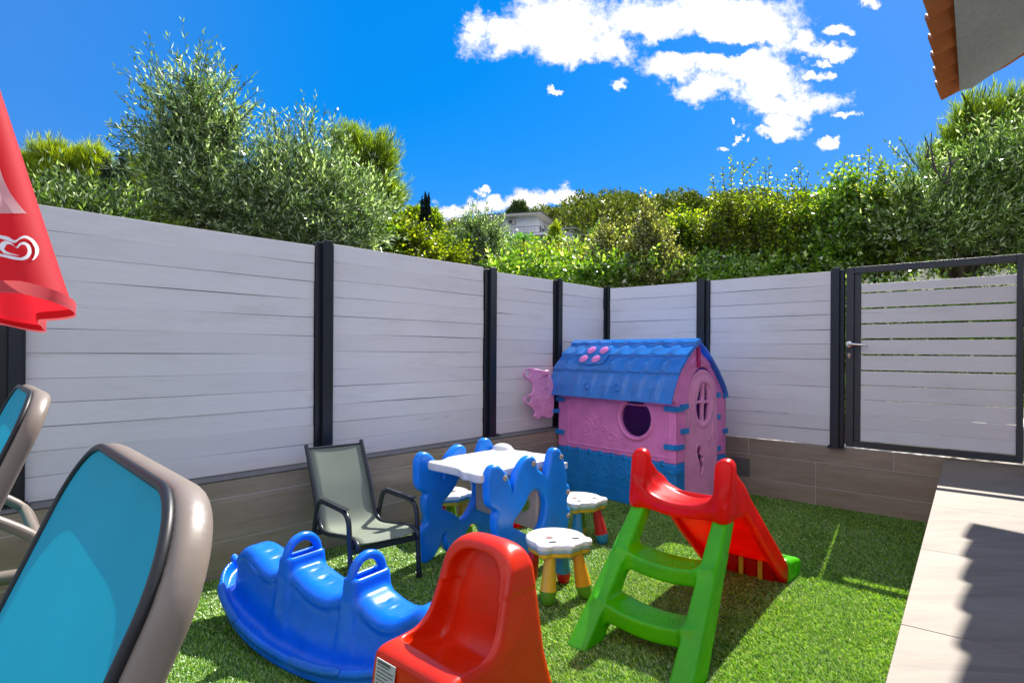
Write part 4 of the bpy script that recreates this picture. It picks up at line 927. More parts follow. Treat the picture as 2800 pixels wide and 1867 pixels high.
# ------------------------------------------------------------------ sun loungers
def lounger(label, loc, zt=.897, ang=66, W=.322):
    t = thing('sun_lounger', label, 'sun lounger', (loc[0], loc[1], 0), math.atan2(-.727, .687), 'teal sun loungers at the edge of the yard')
    # local x across, local -y toward the feet ; origin below the middle of the top edge of the back
    Lb, lean = .66, R(ang); U = Vector((0, math.cos(lean), math.sin(lean))); Nn = Vector((0, -math.sin(lean), math.cos(lean)))
    top = Vector((0, 0, zt))
    Mb = axes((1, 0, 0), U, Nn, top)       # back plane, v<0 downwards, w toward the sitter
    def rr(x, y, hx, y0, r): return np.where(y > 0, 0, 0)+np.sqrt(np.maximum(np.abs(x)-hx+r, 0)**2+np.maximum(y-y0+r, 0)**2)+np.minimum(np.maximum(np.abs(x)-hx+r, y-y0+r), 0)-r
    def f(x, y, z):
        o_ = rr(x, y, W, 0.0, .135); i_ = rr(x, y, W-.034, -.031, .110)
        d = smax(smax(o_, -i_, .004), np.abs(z+.014)-.023, .021); return smax(d, -Lb-y, .01)
    fo = sdf_obj('back_frame', f, (-W, -Lb, -.08), (W, 0, .02), .0075, TAUPE, t, Mb)
    # sling with a little sag, and its black piping
    def outline(hx, y0, r, n=10):
        p = [(hx, -Lb)]+[(hx-r+r*math.cos(a), y0-r+r*math.sin(a)) for a in [math.pi/2*k/n for k in range(n+1)]]
        return p+[(-a, b) for a, b in p[::-1]]
    ol = outline(W-.019, -.016, .122); vs = []; c = (0, -.33); K = 7
    for k in range(K+1):
        for a, b in ol: q = 1-k/K; x, y = c[0]+(a-c[0])*q, c[1]+(b-c[1])*q; vs.append(Mb @ Vector((x, y, (.012-.014*(1-q**2)))))
    n = len(ol); fs = [(k*n+i, k*n+(i+1) % n, (k+1)*n+(i+1) % n, (k+1)*n+i) for k in range(K) for i in range(n)]
    mesh_np('sling', vs, fs, TEAL, t, 180)
    p = MB(); p.tube([Mb @ Vector((a, b, .012)) for a, b in outline(W-.016, -.013, .124, 14)], .0065, 10); p.build('piping', PIPING, t)
    base = Mb @ Vector((0, -Lb, -.03)); yb, zb = base.y, base.z
    s = MB()
    for sx in (-1, 1): s.tube([(sx*(W-.03), yb+.05, zb+.01), (sx*(W-.03), yb-.10, zb+.005), (sx*(W-.03), yb-1.20, zb-.0)], .028, 12)
    s.tube([(-W+.03, yb-1.2, zb), (W-.03, yb-1.2, zb)], .026, 12); s.tube([(-W+.03, yb+.46, zb-.02), (-W+.03, yb, zb)], .022, 10); s.tube([(W-.03, yb+.46, zb-.02), (W-.03, yb, zb)], .022, 10)
    s.tube([(-W+.03, yb+.46, zb-.02), (W-.03, yb+.46, zb-.02)], .022, 10); s.build('seat_frame', TAUPE, t)
    ss = MB(); ss.box((-W+.055, yb-1.18, zb+.006), (W-.055, yb-.02, zb+.012)); ss.build('seat_sling', TEAL, t)
    for sx in (-1, 1):
        for y in (yb+.36, yb-1.05):
            l = MB(); l.tube(smooth_path([(sx*(W-.03), y, zb-.01), (sx*(W-.015), y+.01, zb*.5), (sx*(W), y+.02, .0)], 5), .022, 10); l.build('leg', TAUPE, t)
    br = MB()
    for sx in (-1, 1): br.tube(smooth_path([(sx*(W-.09), yb+.115, zb+.30), (sx*(W-.09), yb+.22, zb+.22), (sx*(W-.09), yb+.26, zb+.12), (sx*(W-.07), yb+.34, zb-.01)], 5), .015, 10)
    br.tube([(-W+.09, yb+.22, zb+.22), (W-.09, yb+.22, zb+.22)], .014, 10); br.build('back_support', TAUPE, t)
lounger('sun lounger with teal sling back and taupe rim, largest in the left foreground', (-.527, .845))
lounger('sun lounger with teal back half hidden behind the nearer lounger by the wall', (-1.42, 1.755), .94, 68, .305)

# ------------------------------------------------------------------ furled parasol
def build_parasol():
    from mathutils.bvhtree import BVHTree
    ax = Vector((-1.085, 1.165, 0))
    t = thing('parasol', 'half folded red parasol with white panels and a heart emblem', 'parasol', ax)
    n, m = 180, 40; vs = []; nf = 5
    def pt(th, s):
        pl = math.cos(nf*th); R0 = .205+.048*pl*(1-.5*s)
        r = R0*(1-s)*(1-.5*max(0, min(1, (math.sin(th-.28)+.05)/.75))) + .012
        x, y = r*math.cos(th), r*math.sin(th)
        zh = 1.152 - .085*max(0, min(1, (y+.05)/.25)) ; zt = 1.76
        return (x, y, zh+(zt-zh)*s)
    th0 = -.28
    for j in range(m+1):
        for i in range(n): vs.append(pt(2*math.pi*i/n+0, (j/m)**1.0))
    # rotate so that one fold points at the yard
    c, s = math.cos(th0), math.sin(th0); vs = [(x*c-y*s, x*s+y*c, z) for x, y, z in vs]
    fs = [(j*n+i, j*n+(i+1) % n, (j+1)*n+(i+1) % n, (j+1)*n+i) for j in range(m) for i in range(n)]
    cv = mesh_np('canopy', vs, fs, CANVR, t, 180)
    hm = MB(); hem = [Vector(v) for v in vs[:n]]
    hv = []; 
    for p in hem: d = Vector((p.x, p.y, 0)).normalized(); hv += [p+d*.002+Vector((0, 0, -.004)), p+d*.0026+Vector((0, 0, .018))]
    hm.add(hv, [(2*i, 2*((i+1) % n), 2*((i+1) % n)+1, 2*i+1) for i in range(n)]); hm.build('hem', m_fabric('pale_red_hem', (.72, .10, .12), (.95, .2, .2), .35), cv, 180)
    bv = BVHTree.FromPolygons([Vector(v)+ax for v in vs], fs)
    org = Vector((0, 0, CAMH))
    def decal(name, polys, material, lift):
        # printed areas : laid onto the cloth itself, a hair above it
        mb = MB()
        for pl in polys:
            ids = []
            for x, y in pl:
                d = (at(x, y, 1.0)-org).normalized(); h, nn, _, _ = bv.ray_cast(org, d)
                if h is None: ids = None; break
                if nn.dot(d) > 0: nn = -nn
                ids.append(h+nn*lift-ax)
            if ids: mb.add(ids, [tuple(range(len(ids)))])
        if mb.v: mb.build(name, material, cv, 180)
    def ribbon(c1, c2):  # quads between two curves
        return [(c1[i], c1[i+1], c2[i+1], c2[i]) for i in range(len(c1)-1)]
    P = lambda l: [(p.x, p.y) for p in smooth_path(l, 7)]
    k = 3.137; cc = lambda l: [(a/k, 500+b/k) for a, b in l]
    # white panel : grid between its left (off to the side) and its curved right border
    rb = P([(-2, 455), (8, 488), (27, 527), (50, 560), (72, 585)]); quads = []
    for i in range(len(rb)-1):
        (xa, ya), (xb, yb) = rb[i], rb[i+1]; ya2, yb2 = ya, yb
        for q in range(10):
            f0, f1 = q/10, (q+1)/10; bl = lambda x, y: min(y, 586) 
            quads.append(((xa-2*(xa+100)*f0, ya), (xa-2*(xa+100)*f1, ya), (xb-2*(xb+100)*f1, yb), (xb-2*(xb+100)*f0, yb)))
    decal('white_panel', quads, CANVW, .0016)
    outer = P(cc([(-30, 668), (-82, 622), (-108, 562), (-104, 500), (-78, 456), (-40, 440), (15, 455), (70, 468), (128, 498), (175, 470), (215, 458), (262, 476), (300, 512), (326, 560), (328, 600), (312, 638), (290, 664)]))
    inner = P(cc([(-14, 642), (-58, 604), (-78, 556), (-76, 510), (-60, 480), (-36, 470), (12, 484), (72, 502), (128, 520), (168, 492), (205, 480), (240, 490), (272, 520), (294, 566), (298, 606), (288, 640), (270, 668)]))
    o2 = P(cc([(-8, 570), (0, 540), (24, 510), (62, 503), (100, 520), (140, 556), (168, 524), (205, 512), (240, 528), (262, 562), (266, 604), (246, 645), (210, 666), (170, 668), (110, 660), (50, 644), (-10, 632)]))
    i2 = P(cc([(40, 572), (50, 552), (62, 534), (88, 532), (120, 545), (150, 566), (178, 540), (206, 536), (226, 552), (236, 580), (234, 604), (220, 628), (190, 644), (165, 646), (115, 634), (50, 620), (-10, 610)]))
    decal('heart_emblem', ribbon(outer, inner)+ribbon(o2, i2)+ribbon(P(cc([(40, 572), (56, 590), (90, 606), (166, 628)])), P(cc([(0, 570), (20, 590), (50, 612), (166, 630)]))), flat('white_print', (.86, .84, .86), .7), .0022)
    po = MB(); po.tube([(0, 0, .04), (0, 0, 2.02)], .019, 14); po.build('pole', flat('white_tube', (.7, .7, .7), .35), t)
    bs = MB(); bs.lathe([(.20, 0), (.20, .03), (.16, .05), (.035, .06), (.03, .2)], 28); bs.build('base', flat('concrete_base', (.35, .35, .34), .8), t)
build_parasol()

# ------------------------------------------------------------------ trees and shrubs
def nrm(a): return a/np.maximum(np.linalg.norm(a, axis=-1, keepdims=True), 1e-9)
def leaves(S, Dw, Lw, per, L, W, c=.55, up=.15, s0=.12, jit=.25, fold=.2):
    """leaves set along twigs: every leaf a folded four point blade"""
    T = len(S); n = T*per
    s = np.tile(np.linspace(s0, 1, per), T) + rng.normal(0, .03, n); ph = np.tile(np.arange(per)*2.4, T) + np.repeat(rng.uniform(0, 6.28, T), per) + rng.normal(0, jit, n)
    D = np.repeat(Dw, per, 0); S_ = np.repeat(S, per, 0); Lr = np.repeat(Lw, per)
    ref = np.where(np.abs(D[:, 2:3]) < .9, np.array([[0, 0, 1.]]), np.array([[1., 0, 0]]))
    e1 = nrm(np.cross(D, ref)); e2 = np.cross(D, e1)
    ld = nrm(D*c + (e1*np.cos(ph)[:, None]+e2*np.sin(ph)[:, None])*(1-c*.5) + np.array([0, 0, up]) + rng.normal(0, jit*.5, (n, 3)))
    B = S_ + D*(s*Lr)[:, None]; l = L*rng.uniform(.65, 1.15, n)*(1-.25*np.clip(s, 0, 1)); w = W*rng.uniform(.7, 1.2, n)
    sd = nrm(np.cross(ld, nrm(rng.normal(0, 1, (n, 3)) + np.array([0, 0, .6])))); nn = np.cross(sd, ld)
    mid = B + ld*(l*.45)[:, None]; dz = nn*(w*fold)[:, None]
    V = np.stack([B, mid+sd*(w*.5)[:, None]-dz, B+ld*l[:, None], mid-sd*(w*.5)[:, None]-dz], 1).reshape(-1, 3)
    return V, np.arange(n*4).reshape(n, 4)
def stems(S, Dw, Lw, r):
    ref = np.where(np.abs(Dw[:, 2:3]) < .9, np.array([[0, 0, 1.]]), np.array([[1., 0, 0]])); e1 = nrm(np.cross(Dw, ref)); e2 = np.cross(Dw, e1); E_ = S+Dw*Lw[:, None]
    V = np.stack([S-e1*r, S+e1*r, E_+e1*r*.4, E_-e1*r*.4, S-e2*r, S+e2*r, E_+e2*r*.4, E_-e2*r*.4], 1).reshape(-1, 3); return V, np.arange(len(S)*8).reshape(-1, 4)
def in_clumps(cl, n, shell=.45):
    vol = np.array([c[3]*c[4] for c in cl]); k = rng.choice(len(cl), n, p=vol/vol.sum())
    C = np.array([[c[0], c[1], c[2]] for c in cl])[k]; Rr = np.array([[c[3], c[5] if len(c) > 5 else (c[3]+c[4])/2, c[4]] for c in cl])[k]
    d = nrm(rng.normal(0, 1, (n, 3))); r = rng.uniform(shell**2, 1, n)**.5
    return C + d*Rr*r[:, None], d, r, k
def clump(x, y, rx, ry, Y, ryy=None):
    p = at(x, y, Y); s = Y/F_; return (p.x, p.y, p.z, rx*s, ry*s, (ryy if ryy else (rx+ry)/2)*s)
BARK = flat('bark', (.09, .07, .05), .9); TWIG = flat('green_twig', (.10, .10, .045), .8)
def trunk_mesh(base, cl, r, parent, k=None):
    mb = MB(); cs = [Vector(c[:3]) for c in cl]; zlo = min(c[2]-c[4] for c in cl); fork = Vector((base.x, base.y, base.z+max(.3, (zlo-base.z)*.8)))
    mb.tube([base-Vector((0, 0, .15)), base.lerp(fork, .5)+Vector((r*.6, 0, 0)), fork], [r*1.2, r, r*.85], 9)
    for c, q in zip(cs[:10], cl): mb.tube(smooth_path([fork-Vector((0, 0, .05)), fork.lerp(c, .5)+Vector((random.uniform(-.1, .1), random.uniform(-.1, .1), .1*(c-fork).length)), c+Vector((0, 0, q[4]*.45))], 4), [r*.6, r*.55, r*.5, r*.45, r*.4, r*.34, r*.28, r*.2, r*.12], 7)
    return mb.build('trunk', BARK, parent)
def plant(name, label, cat, base, cl, m, twigs, tl, per, L, W, up=.45, out=.8, c=.55, lup=.15, inner=.25, tr=.05, group=None, shoots=(), jit=.25, tw=TWIG, fold=.2, fixdir=None):
    """base (px, Y); cl in pixels converted by clump(); shoots: extra long twigs (x0,y0,x1,y1,Y) standing out of the crown"""
    u = uv(base[0], 900)[0]; b = Vector((u*base[1], base[1], terrain(u*base[1], base[1]))); t = thing(name, label, cat, b, 0, group)
    S, d, r, k = in_clumps(cl, twigs, .3); Dw = nrm(d*out + np.array([0, 0, up]) + rng.normal(0, .28, (twigs, 3))); Lw = tl*rng.uniform(.45, 1.45, twigs)
    if inner:
        ni = int(twigs*inner); S2, d2, _, _ = in_clumps(cl, ni, 0.); S = np.concatenate([S, S2]); Dw = np.concatenate([Dw, nrm(d2+rng.normal(0, .6, (ni, 3)))]); Lw = np.concatenate([Lw, tl*rng.uniform(.6, 1.1, ni)])
    S = S - Dw*(Lw*.5)[:, None]
    V, Fc = leaves(S, Dw, Lw, per, L, W, c, lup, jit=jit, fold=fold); Vs, Fs = stems(S, Dw, Lw, max(.0022, L*.03)); mi = [0]*len(Fc)
    Vv = [V, Vs]; Ff = [Fc, Fs+len(V)]; mi += [1]*len(Fs); off = len(V)+len(Vs)
    for x0, y0, x1, y1, Y in shoots:
        a, e = np.array(at(x0, y0, Y)), np.array(at(x1, y1, Y+random.uniform(-.1, .1))); Lg = np.linalg.norm(e-a); dd = (e-a)/Lg; per2 = max(8, int(Lg/L*2.6))
        V, Fc = leaves(a[None], dd[None], np.array([Lg]), per2, L, W, c, lup, .2, jit, fold); Vv.append(V); Ff.append(Fc+off); off += len(V); mi += [0]*len(Fc)
        V, Fc = stems(a[None], dd[None], np.array([Lg]), max(.0045, L*.085)); Vv.append(V); Ff.append(Fc+off); off += len(V); mi += [1]*len(Fc)
    mesh_np('crown', np.concatenate(Vv)-np.array(b), np.concatenate(Ff), [m, tw], t, 180, mi)
    o = trunk_mesh(Vector((0, 0, 0)), [(c_[0]-b.x, c_[1]-b.y, c_[2]-b.z)+tuple(c_[3:]) for c_ in cl], tr, t)
    return t
OLIVE = leafmat('olive_leaf', [(0, (0.052, 0.087, 0.030)), (.42, (0.124, 0.196, 0.071)), (.68, (0.260, 0.350, 0.167)), (.86, (0.676, 0.780, 0.540)), (1, (0.720, 0.740, 0.780))], .38, .24, .9, (1.6, 1.9, .6))  # white end of both olive ramps: pale undersides and painted-in glints
OLIVEG = leafmat('olive_leaf_green', [(0, (0.050, 0.101, 0.015)), (.42, (0.119, 0.209, 0.035)), (.72, (0.237, 0.351, 0.094)), (.88, (0.625, 0.743, 0.418)), (1, (0.720, 0.740, 0.715))], .36, .24, .9, (1.7, 1.9, .7))
PINEM = leafmat('pine_needles', [(0, (0.047, 0.086, 0.007)), (.5, (0.133, 0.209, 0.014)), (1, (0.292, 0.362, 0.041))], .5, .45, .5, (2.4, 2.5, .5))
PINEY = leafmat('young_pine_needles', [(0, (0.080, 0.109, 0.004)), (.5, (0.193, 0.257, 0.011)), (1, (0.340, 0.412, 0.043))], .55, .45, .5, (2.6, 2.6, .5))
FIRM = leafmat('fir_needles', [(0, (0.007, 0.022, 0.012)), (1, (0.030, 0.066, 0.034))], .15, .5, .3)
CYPM = leafmat('cypress_leaf', [(0, (0.004, 0.014, 0.010)), (1, (0.016, 0.040, 0.022))], .1, .55, .3)
BROAD = leafmat('bright_green_leaf', [(0, (0.026, 0.054, 0.005)), (.45, (0.091, 0.149, 0.008)), (.8, (0.171, 0.225, 0.012)), (1, (0.340, 0.342, 0.098))], .58, .28, .7, (2.9, 3.0, .5))
YELG = leafmat('yellow_green_leaf', [(0, (0.026, 0.045, 0.003)), (.45, (0.086, 0.127, 0.005)), (.8, (0.155, 0.207, 0.011)), (1, (0.280, 0.325, 0.083))], .58, .30, .7, (2.9, 2.8, .5))
DARKG = leafmat('dark_glossy_leaf', [(0, (0.030, 0.070, 0.010)), (.5, (0.100, 0.188, 0.024)), (.85, (0.225, 0.350, 0.048)), (1, (0.750, 0.750, 0.720))], .45, .22, .9, (2.8, 3.0, .5))
DULL = leafmat('dull_olive_leaf', [(0, (0.055, 0.060, 0.018)), (.45, (0.137, 0.151, 0.047)), (.8, (0.260, 0.274, 0.110)), (1, (0.629, 0.662, 0.415))], .45, .3, .8, (2.2, 2.2, .6))
FERN = leafmat('fresh_green_leaflet', [(0, (0.063, 0.210, 0.025)), (1, (0.231, 0.504, 0.084))], .45, .4, .4, (1.5, 1.7, .5))

def build_trees():
    C = clump
    # ---- near olives on the left
    plant('olive_tree', 'tallest olive tree with silvery leaves standing up above the long fence', 'tree', (560, 5.0),
        [C(525,290,75,75,5.0), C(475,350,85,75,5.0), C(585,350,68,85,5.0), C(545,430,105,65,5.0), C(400,395,40,28,5.0), C(520,225,30,32,5.0), C(640,330,26,40,5.0), C(660,500,115,75,5.1), C(560,560,150,110,5.0), C(720,600,150,100,5.0), C(500,500,110,80,5.05)],
        OLIVE, 900, .60, 28, .074, .0135, .55, .75, .78, .08, .25, .07,
        shoots=[(470,250,418,185,5),(440,300,385,225,5),(420,350,300,345,5),(430,380,305,372,5),(500,200,480,150,5),(540,190,538,142,5),(570,220,560,165,5),(620,280,690,210,5),(630,320,705,250,5),(600,250,640,205,5),(390,400,330,420,5),(660,330,700,285,5),(450,220,432,190,5)])
    plant('olive_tree', 'second olive tree with twin pointed tops, between tallest olive and pine', 'tree', (850, 5.2),
        [C(765,430,45,50,5.2), C(845,415,42,60,5.2), C(800,510,95,65,5.2), C(900,500,55,55,5.2), C(840,580,170,110,5.2), C(960,600,110,90,5.2), C(890,660,150,60,5.1)],
        OLIVE, 700, .58, 28, .073, .0135, .75, .6, .78, .08, .25, .06,
        shoots=[(755,370,747,305,5.2),(735,380,715,330,5.2),(830,360,828,290,5.2),(845,360,862,300,5.2),(870,370,890,335,5.2),(790,370,790,320,5.2),(715,420,700,370,5.2),(905,420,920,360,5.2)])
    plant('pine_tree', 'rounded green pine behind the second olive, long needles', 'tree', (985, 6.6),
        [C(945,395,45,45,6.6), C(1010,440,62,70,6.6), C(965,480,75,70,6.6), C(1055,430,28,55,6.6), C(1020,540,70,65,6.6), C(1060,545,45,45,6.6), C(960,580,80,60,6.6)],
        PINEM, 900, .22, 26, .13, .0055, .75, .55, .85, .35, .3, .08, jit=.18,
        shoots=[(940,370,943,335,6.6),(960,380,972,345,6.6),(1040,400,1058,350,6.6),(1060,400,1078,368,6.6),(1060,500,1090,485,6.6),(1070,545,1118,548,6.6),(1000,400,1005,370,6.6),(920,380,912,350,6.6)])
    for lab, bx, Y, cl, sh in (('young yellow green pine nearest the parasol, left of its neighbours', 135, 8.0, [C(140,440,55,45,8), C(75,470,40,40,8), C(170,460,45,45,8), C(120,510,90,60,8)], [(132,420,135,378,8),(110,430,108,400,8),(160,430,165,405,8),(60,450,58,425,8),(185,440,190,420,8)]),
                               ('young yellow green pine with several tops left of the dark fir', 250, 8.2, [C(215,455,42,40,8.2), C(262,445,36,40,8.2), C(240,510,80,60,8.2)], [(205,440,203,415,8.2),(250,430,246,408,8.2),(268,430,262,405,8.2)]),
                               ('young yellow green pine right of the dark fir, below the tallest olive', 385, 8.4, [C(385,475,40,40,8.4), C(360,520,60,55,8.4), C(410,540,60,60,8.4)], [(375,455,367,430,8.4),(392,455,388,430,8.4),(405,470,412,445,8.4)])):
        plant('young_pine', lab, 'tree', (bx, Y), cl, PINEY, 520, .24, 26, .15, .0065, .8, .45, .85, .5, .3, .05, 'young pines beyond the fence', sh, .16)
    cl = []
    for k in range(9): q = k/8; cl.append(C(333, 425+q*150, 6+34*q, 12, 7.6))
    plant('fir_tree', 'small dark fir with a clear pointed tip against the sky', 'tree', (333, 7.6), cl, FIRM, 420, .16, 16, .045, .009, -.05, 1.1, .7, .0, .3, .03, jit=.3, shoots=[(333,450,333,405,7.6)])
    cl = []
    for k in range(7): q = k/6; cl.append(C(293, 450+q*110, 6+26*q, 11, 7.7))
    plant('fir_tree', 'dark fir half sunk in the young pines, left of the pointed one', 'tree', (293, 7.7), cl, FIRM, 330, .16, 16, .045, .009, -.05, 1.1, .7, .0, .3, .03, jit=.3, shoots=[(293,470,292,432,7.7)])
    plant('olive_shrub', 'low olive shrub with white flashing leaves right behind the parasol', 'shrub', (230, 4.2), [C(150,590,60,32,4.2), C(235,605,85,36,4.2), C(310,620,65,34,4.2), C(210,650,130,36,4.1)],
        OLIVEG, 420, .52, 24, .068, .013, .7, .6, .78, .1, .3, .03, shoots=[(120,520,118,470,4.2),(200,520,190,475,4.2),(260,530,250,485,4.2),(310,540,318,490,4.2)])
    plant('leafy_shrub', 'bright green shrub on the fence top between olive shrub and tallest olive', 'shrub', (330, 4.6), [C(340,625,62,30,4.6), C(300,605,50,30,4.7), C(110,585,45,40,4.7), C(400,630,55,32,4.6)], BROAD, 300, .36, 14, .06, .016, .4, .8, .6, .1, .3, .03)
    # ---- middle of the picture
    plant('leafy_shrub', 'yellow green bush beside the pine, below the cypresses', 'shrub', (1120, 7.4), [C(1100,655,55,45,7.4), C(1055,690,65,50,7.4), C(1150,690,60,45,7.4), C(1215,715,65,40,7.3), C(1130,735,120,40,7.2), C(1085,625,32,28,7.4)], YELG, 760, .38, 16, .062, .034, .4, .8, .5, .0, .3, .04)
    for bx, wd, tp, lab in ((1154,4,541,'shortest of the three slim cypresses, standing on the left'), (1163.5,5,528,'tallest slim dark cypress, middle of the three'), (1172,4.5,530,'slim dark cypress on the right of the group of three')):
        cl = [C(bx, tp+14+k*11, wd*(.35+.65*min(1, k/4)), 12, 40) for k in range(9)]
        plant('cypress', lab, 'tree', (bx, 40), cl, CYPM, 420, .26, 14, .16, .06, 1.6, .25, .9, .6, .2, .12, 'slim cypresses beyond the bushes')
    plant('pine_tree', 'round pine crown just behind the three cypresses', 'tree', (1150, 46), [C(1128,592,28,20,46), C(1182,608,26,30,46), C(1150,615,40,25,46)], PINEM, 380, .7, 16, .45, .12, .5, .8, .6, .2, .3, .15)
    plant('olive_tree', 'grey green rounded olive tree with pointed top left of the villa', 'tree', (1325, 8.0), [C(1300,625,26,35,8), C(1315,670,62,50,8), C(1280,705,55,50,8), C(1365,710,48,45,8), C(1325,740,100,40,7.9), C(1340,645,32,34,8)], OLIVE, 760, .42, 22, .058, .0145, .9, .5, .78, .2, .35, .06,
        shoots=[(1293,580,1292,548,8),(1303,580,1305,545,8),(1345,600,1344,572,8),(1280,620,1272,590,8),(1370,620,1378,592,8),(1250,680,1240,650,8)])
    plant('leafy_shrub', 'bright green bush on the fence below the villa', 'shrub', (1480, 7.6), [C(1470,730,60,38,7.6), C(1420,750,60,36,7.5), C(1540,745,60,38,7.6), C(1600,740,60,40,7.4), C(1500,760,110,30,7.3)], BROAD, 760, .36, 16, .058, .030, .4, .8, .55, .05, .3, .03)
    plant('leafy_shrub', 'mixed olive green bush right of the bright bush, in front of the villa', 'shrub', (1560, 8.2), [C(1500,712,45,28,8.2), C(1575,715,50,30,8.2), C(1625,730,45,32,8.2)], DULL, 420, .34, 16, .052, .024, .4, .8, .55, .05, .3, .03)
    plant('conifer', 'small yellow green feathery conifer hiding the villa corner', 'tree', (1518, 9.5), [C(1518,636,11,16,9.5), C(1515,660,20,18,9.5), C(1520,685,26,18,9.5)], PINEY, 420, .16, 18, .075, .009, 1.2, .4, .9, .6, .3, .03, jit=.15)
    fr_ = thing('frond_plant', 'young plant with arching feather leaves under the villa balcony', 'plant', (uv(1432, 900)[0]*8.6, 8.6, terrain(.2, 8.6)))
    S = []; Dd = []; Ll = []; top = np.array(at(1432, 650, 8.6)); st = MB(); bz = Vector(fr_.location)
    st.tube([(0, 0, -.1), tuple(Vector(top)-bz)], .016, 8)
    for a, l in ((0.15, .26), (.9, .2), (1.9, .22), (2.9, .28), (3.6, .2), (4.4, .22), (5.3, .24)):
        dd = np.array([math.cos(a), math.sin(a)*.8, .45]); dd /= np.linalg.norm(dd); p = top.copy(); prev = p
        for q in range(6):
            dd[2] -= .16; d2 = dd/np.linalg.norm(dd); S.append(p); Dd.append(d2); Ll.append(l/6); st.tube([tuple(Vector(p)-bz), tuple(Vector(p+d2*l/6)-bz)], .004, 5); p = p+d2*l/6
    V, Fc = leaves(np.array(S), np.array(Dd), np.array(Ll), 5, .075, .020, .35, -.1); mesh_np('crown', V-np.array(bz), Fc, FERN, fr_, 180); st.build('trunk', TWIG, fr_)
    plant('tall_shrub', 'dull brownish green shrub with one tall spike of pale leaves', 'shrub', (1660, 6.4), [C(1660,668,20,45,6.4), C(1690,715,52,45,6.4), C(1640,740,52,40,6.3), C(1720,750,60,38,6.3)], DULL, 560, .36, 18, .046, .021, .8, .55, .65, .2, .35, .035,
        shoots=[(1655,600,1650,545,6.4),(1660,610,1672,575,6.4),(1705,640,1708,560,6.4),(1650,600,1640,575,6.4),(1712,640,1718,575,6.4)])
    plant('tall_shrub', 'dull brownish green shrub with reddish stem and a broad pointed top', 'shrub', (1775, 6.2), [C(1770,615,18,40,6.2), C(1780,665,36,50,6.2), C(1760,720,62,48,6.2), C(1820,740,55,40,6.1), C(1790,770,90,26,6.0)], DULL, 680, .36, 18, .046, .021, .8, .55, .65, .2, .35, .035,
        shoots=[(1765,560,1762,515,6.2),(1758,560,1752,520,6.2),(1780,570,1785,535,6.2)])
    plant('leafy_shrub', 'fresh green shrub between dull shrub and the tall saplings', 'shrub', (1880, 6.8), [C(1860,650,44,36,6.8), C(1900,685,55,45,6.8), C(1850,720,48,42,6.7), C(1920,740,65,42,6.6), C(1880,625,28,26,6.8)], BROAD, 620, .38, 16, .054, .026, .5, .75, .55, .05, .3, .035)
    # thin barked saplings with pale catching leaves
    for lab, bx, Y, cl, sh in (('tall sapling with nodding leaf tips, left of the sapling row', 1985, 6.4, [C(1990,610,40,60,6.4), C(1960,670,52,60,6.4), C(2010,710,62,50,6.3)], [(2000,560,1998,425,6.4),(1985,560,1975,455,6.4),(2030,560,2032,440,6.4),(2030,480,2070,430,6.4),(1960,570,1948,475,6.4),(2000,480,2018,450,6.4)]),
                               ('tall sapling in the middle of the sapling row behind the right fence', 2090, 6.3, [C(2090,610,45,55,6.3), C(2080,665,58,60,6.3), C(2120,720,62,48,6.2)], [(2080,560,2075,465,6.3),(2100,540,2105,445,6.3),(2125,560,2125,480,6.3),(2060,560,2052,480,6.3),(2095,500,2090,455,6.3)]),
                               ('tall sapling at the right end of the sapling row', 2185, 6.3, [C(2180,620,40,50,6.3), C(2200,670,58,60,6.3), C(2180,730,62,45,6.2)], [(2170,560,2165,470,6.3),(2190,550,2190,445,6.3),(2200,550,2210,470,6.3),(2160,560,2150,480,6.3),(2185,500,2180,455,6.3)])):
        plant('sapling', lab, 'tree', (bx, Y), cl, YELG if bx < 2050 else BROAD, 400, .46, 18, .052, .024, 1.1, .4, .5, -.15, .3, .02, 'saplings behind the right fence', sh)
    plant('laurel', 'broad leaved green tree with a pointed top, left of the gate post', 'tree', (2310, 6.2), [C(2305,540,32,38,6.2), C(2290,600,60,45,6.2), C(2350,585,34,50,6.2), C(2300,660,90,55,6.2), C(2260,700,90,45,6.1), C(2350,700,70,45,6.1)], DARKG, 620, .50, 16, .076, .036, .6, .7, .5, .05, .3, .04,
        shoots=[(2305,490,2312,430,6.2),(2290,510,2288,455,6.2),(2325,510,2328,452,6.2)])
    plant('leafy_shrub', 'yellow tinged bush between laurel and the right hand olive', 'shrub', (2400, 6.0), [C(2395,555,28,38,6.0), C(2420,620,44,55,6.0), C(2440,690,55,52,5.9)], BROAD, 400, .46, 16, .066, .031, .6, .7, .5, .05, .3, .03, shoots=[(2375,480,2378,400,6.0),(2400,480,2410,440,6.0),(2350,500,2352,470,6.0)])
    plant('olive_tree', 'wide olive tree with white flashing leaves above the gate', 'tree', (2620, 5.8), [C(2500,510,45,35,5.8), C(2480,600,80,55,5.8), C(2600,570,80,65,5.8), C(2700,480,65,75,5.8), C(2770,410,45,60,5.8), C(2700,560,120,90,5.8), C(2560,640,150,70,5.7), C(2740,660,120,60,5.7), C(2640,480,50,45,5.8), C(2810,500,80,110,5.8)],
        OLIVEG, 1350, .66, 28, .078, .016, .5, .8, .78, .05, .3, .07,
        shoots=[(2490,460,2428,392,5.8),(2500,450,2460,375,5.8),(2520,450,2510,400,5.8),(2540,440,2528,370,5.8),(2730,330,2765,255,5.8),(2770,320,2790,245,5.8),(2690,380,2700,320,5.8),(2560,460,2545,380,5.8),(2780,330,2805,260,5.8)])
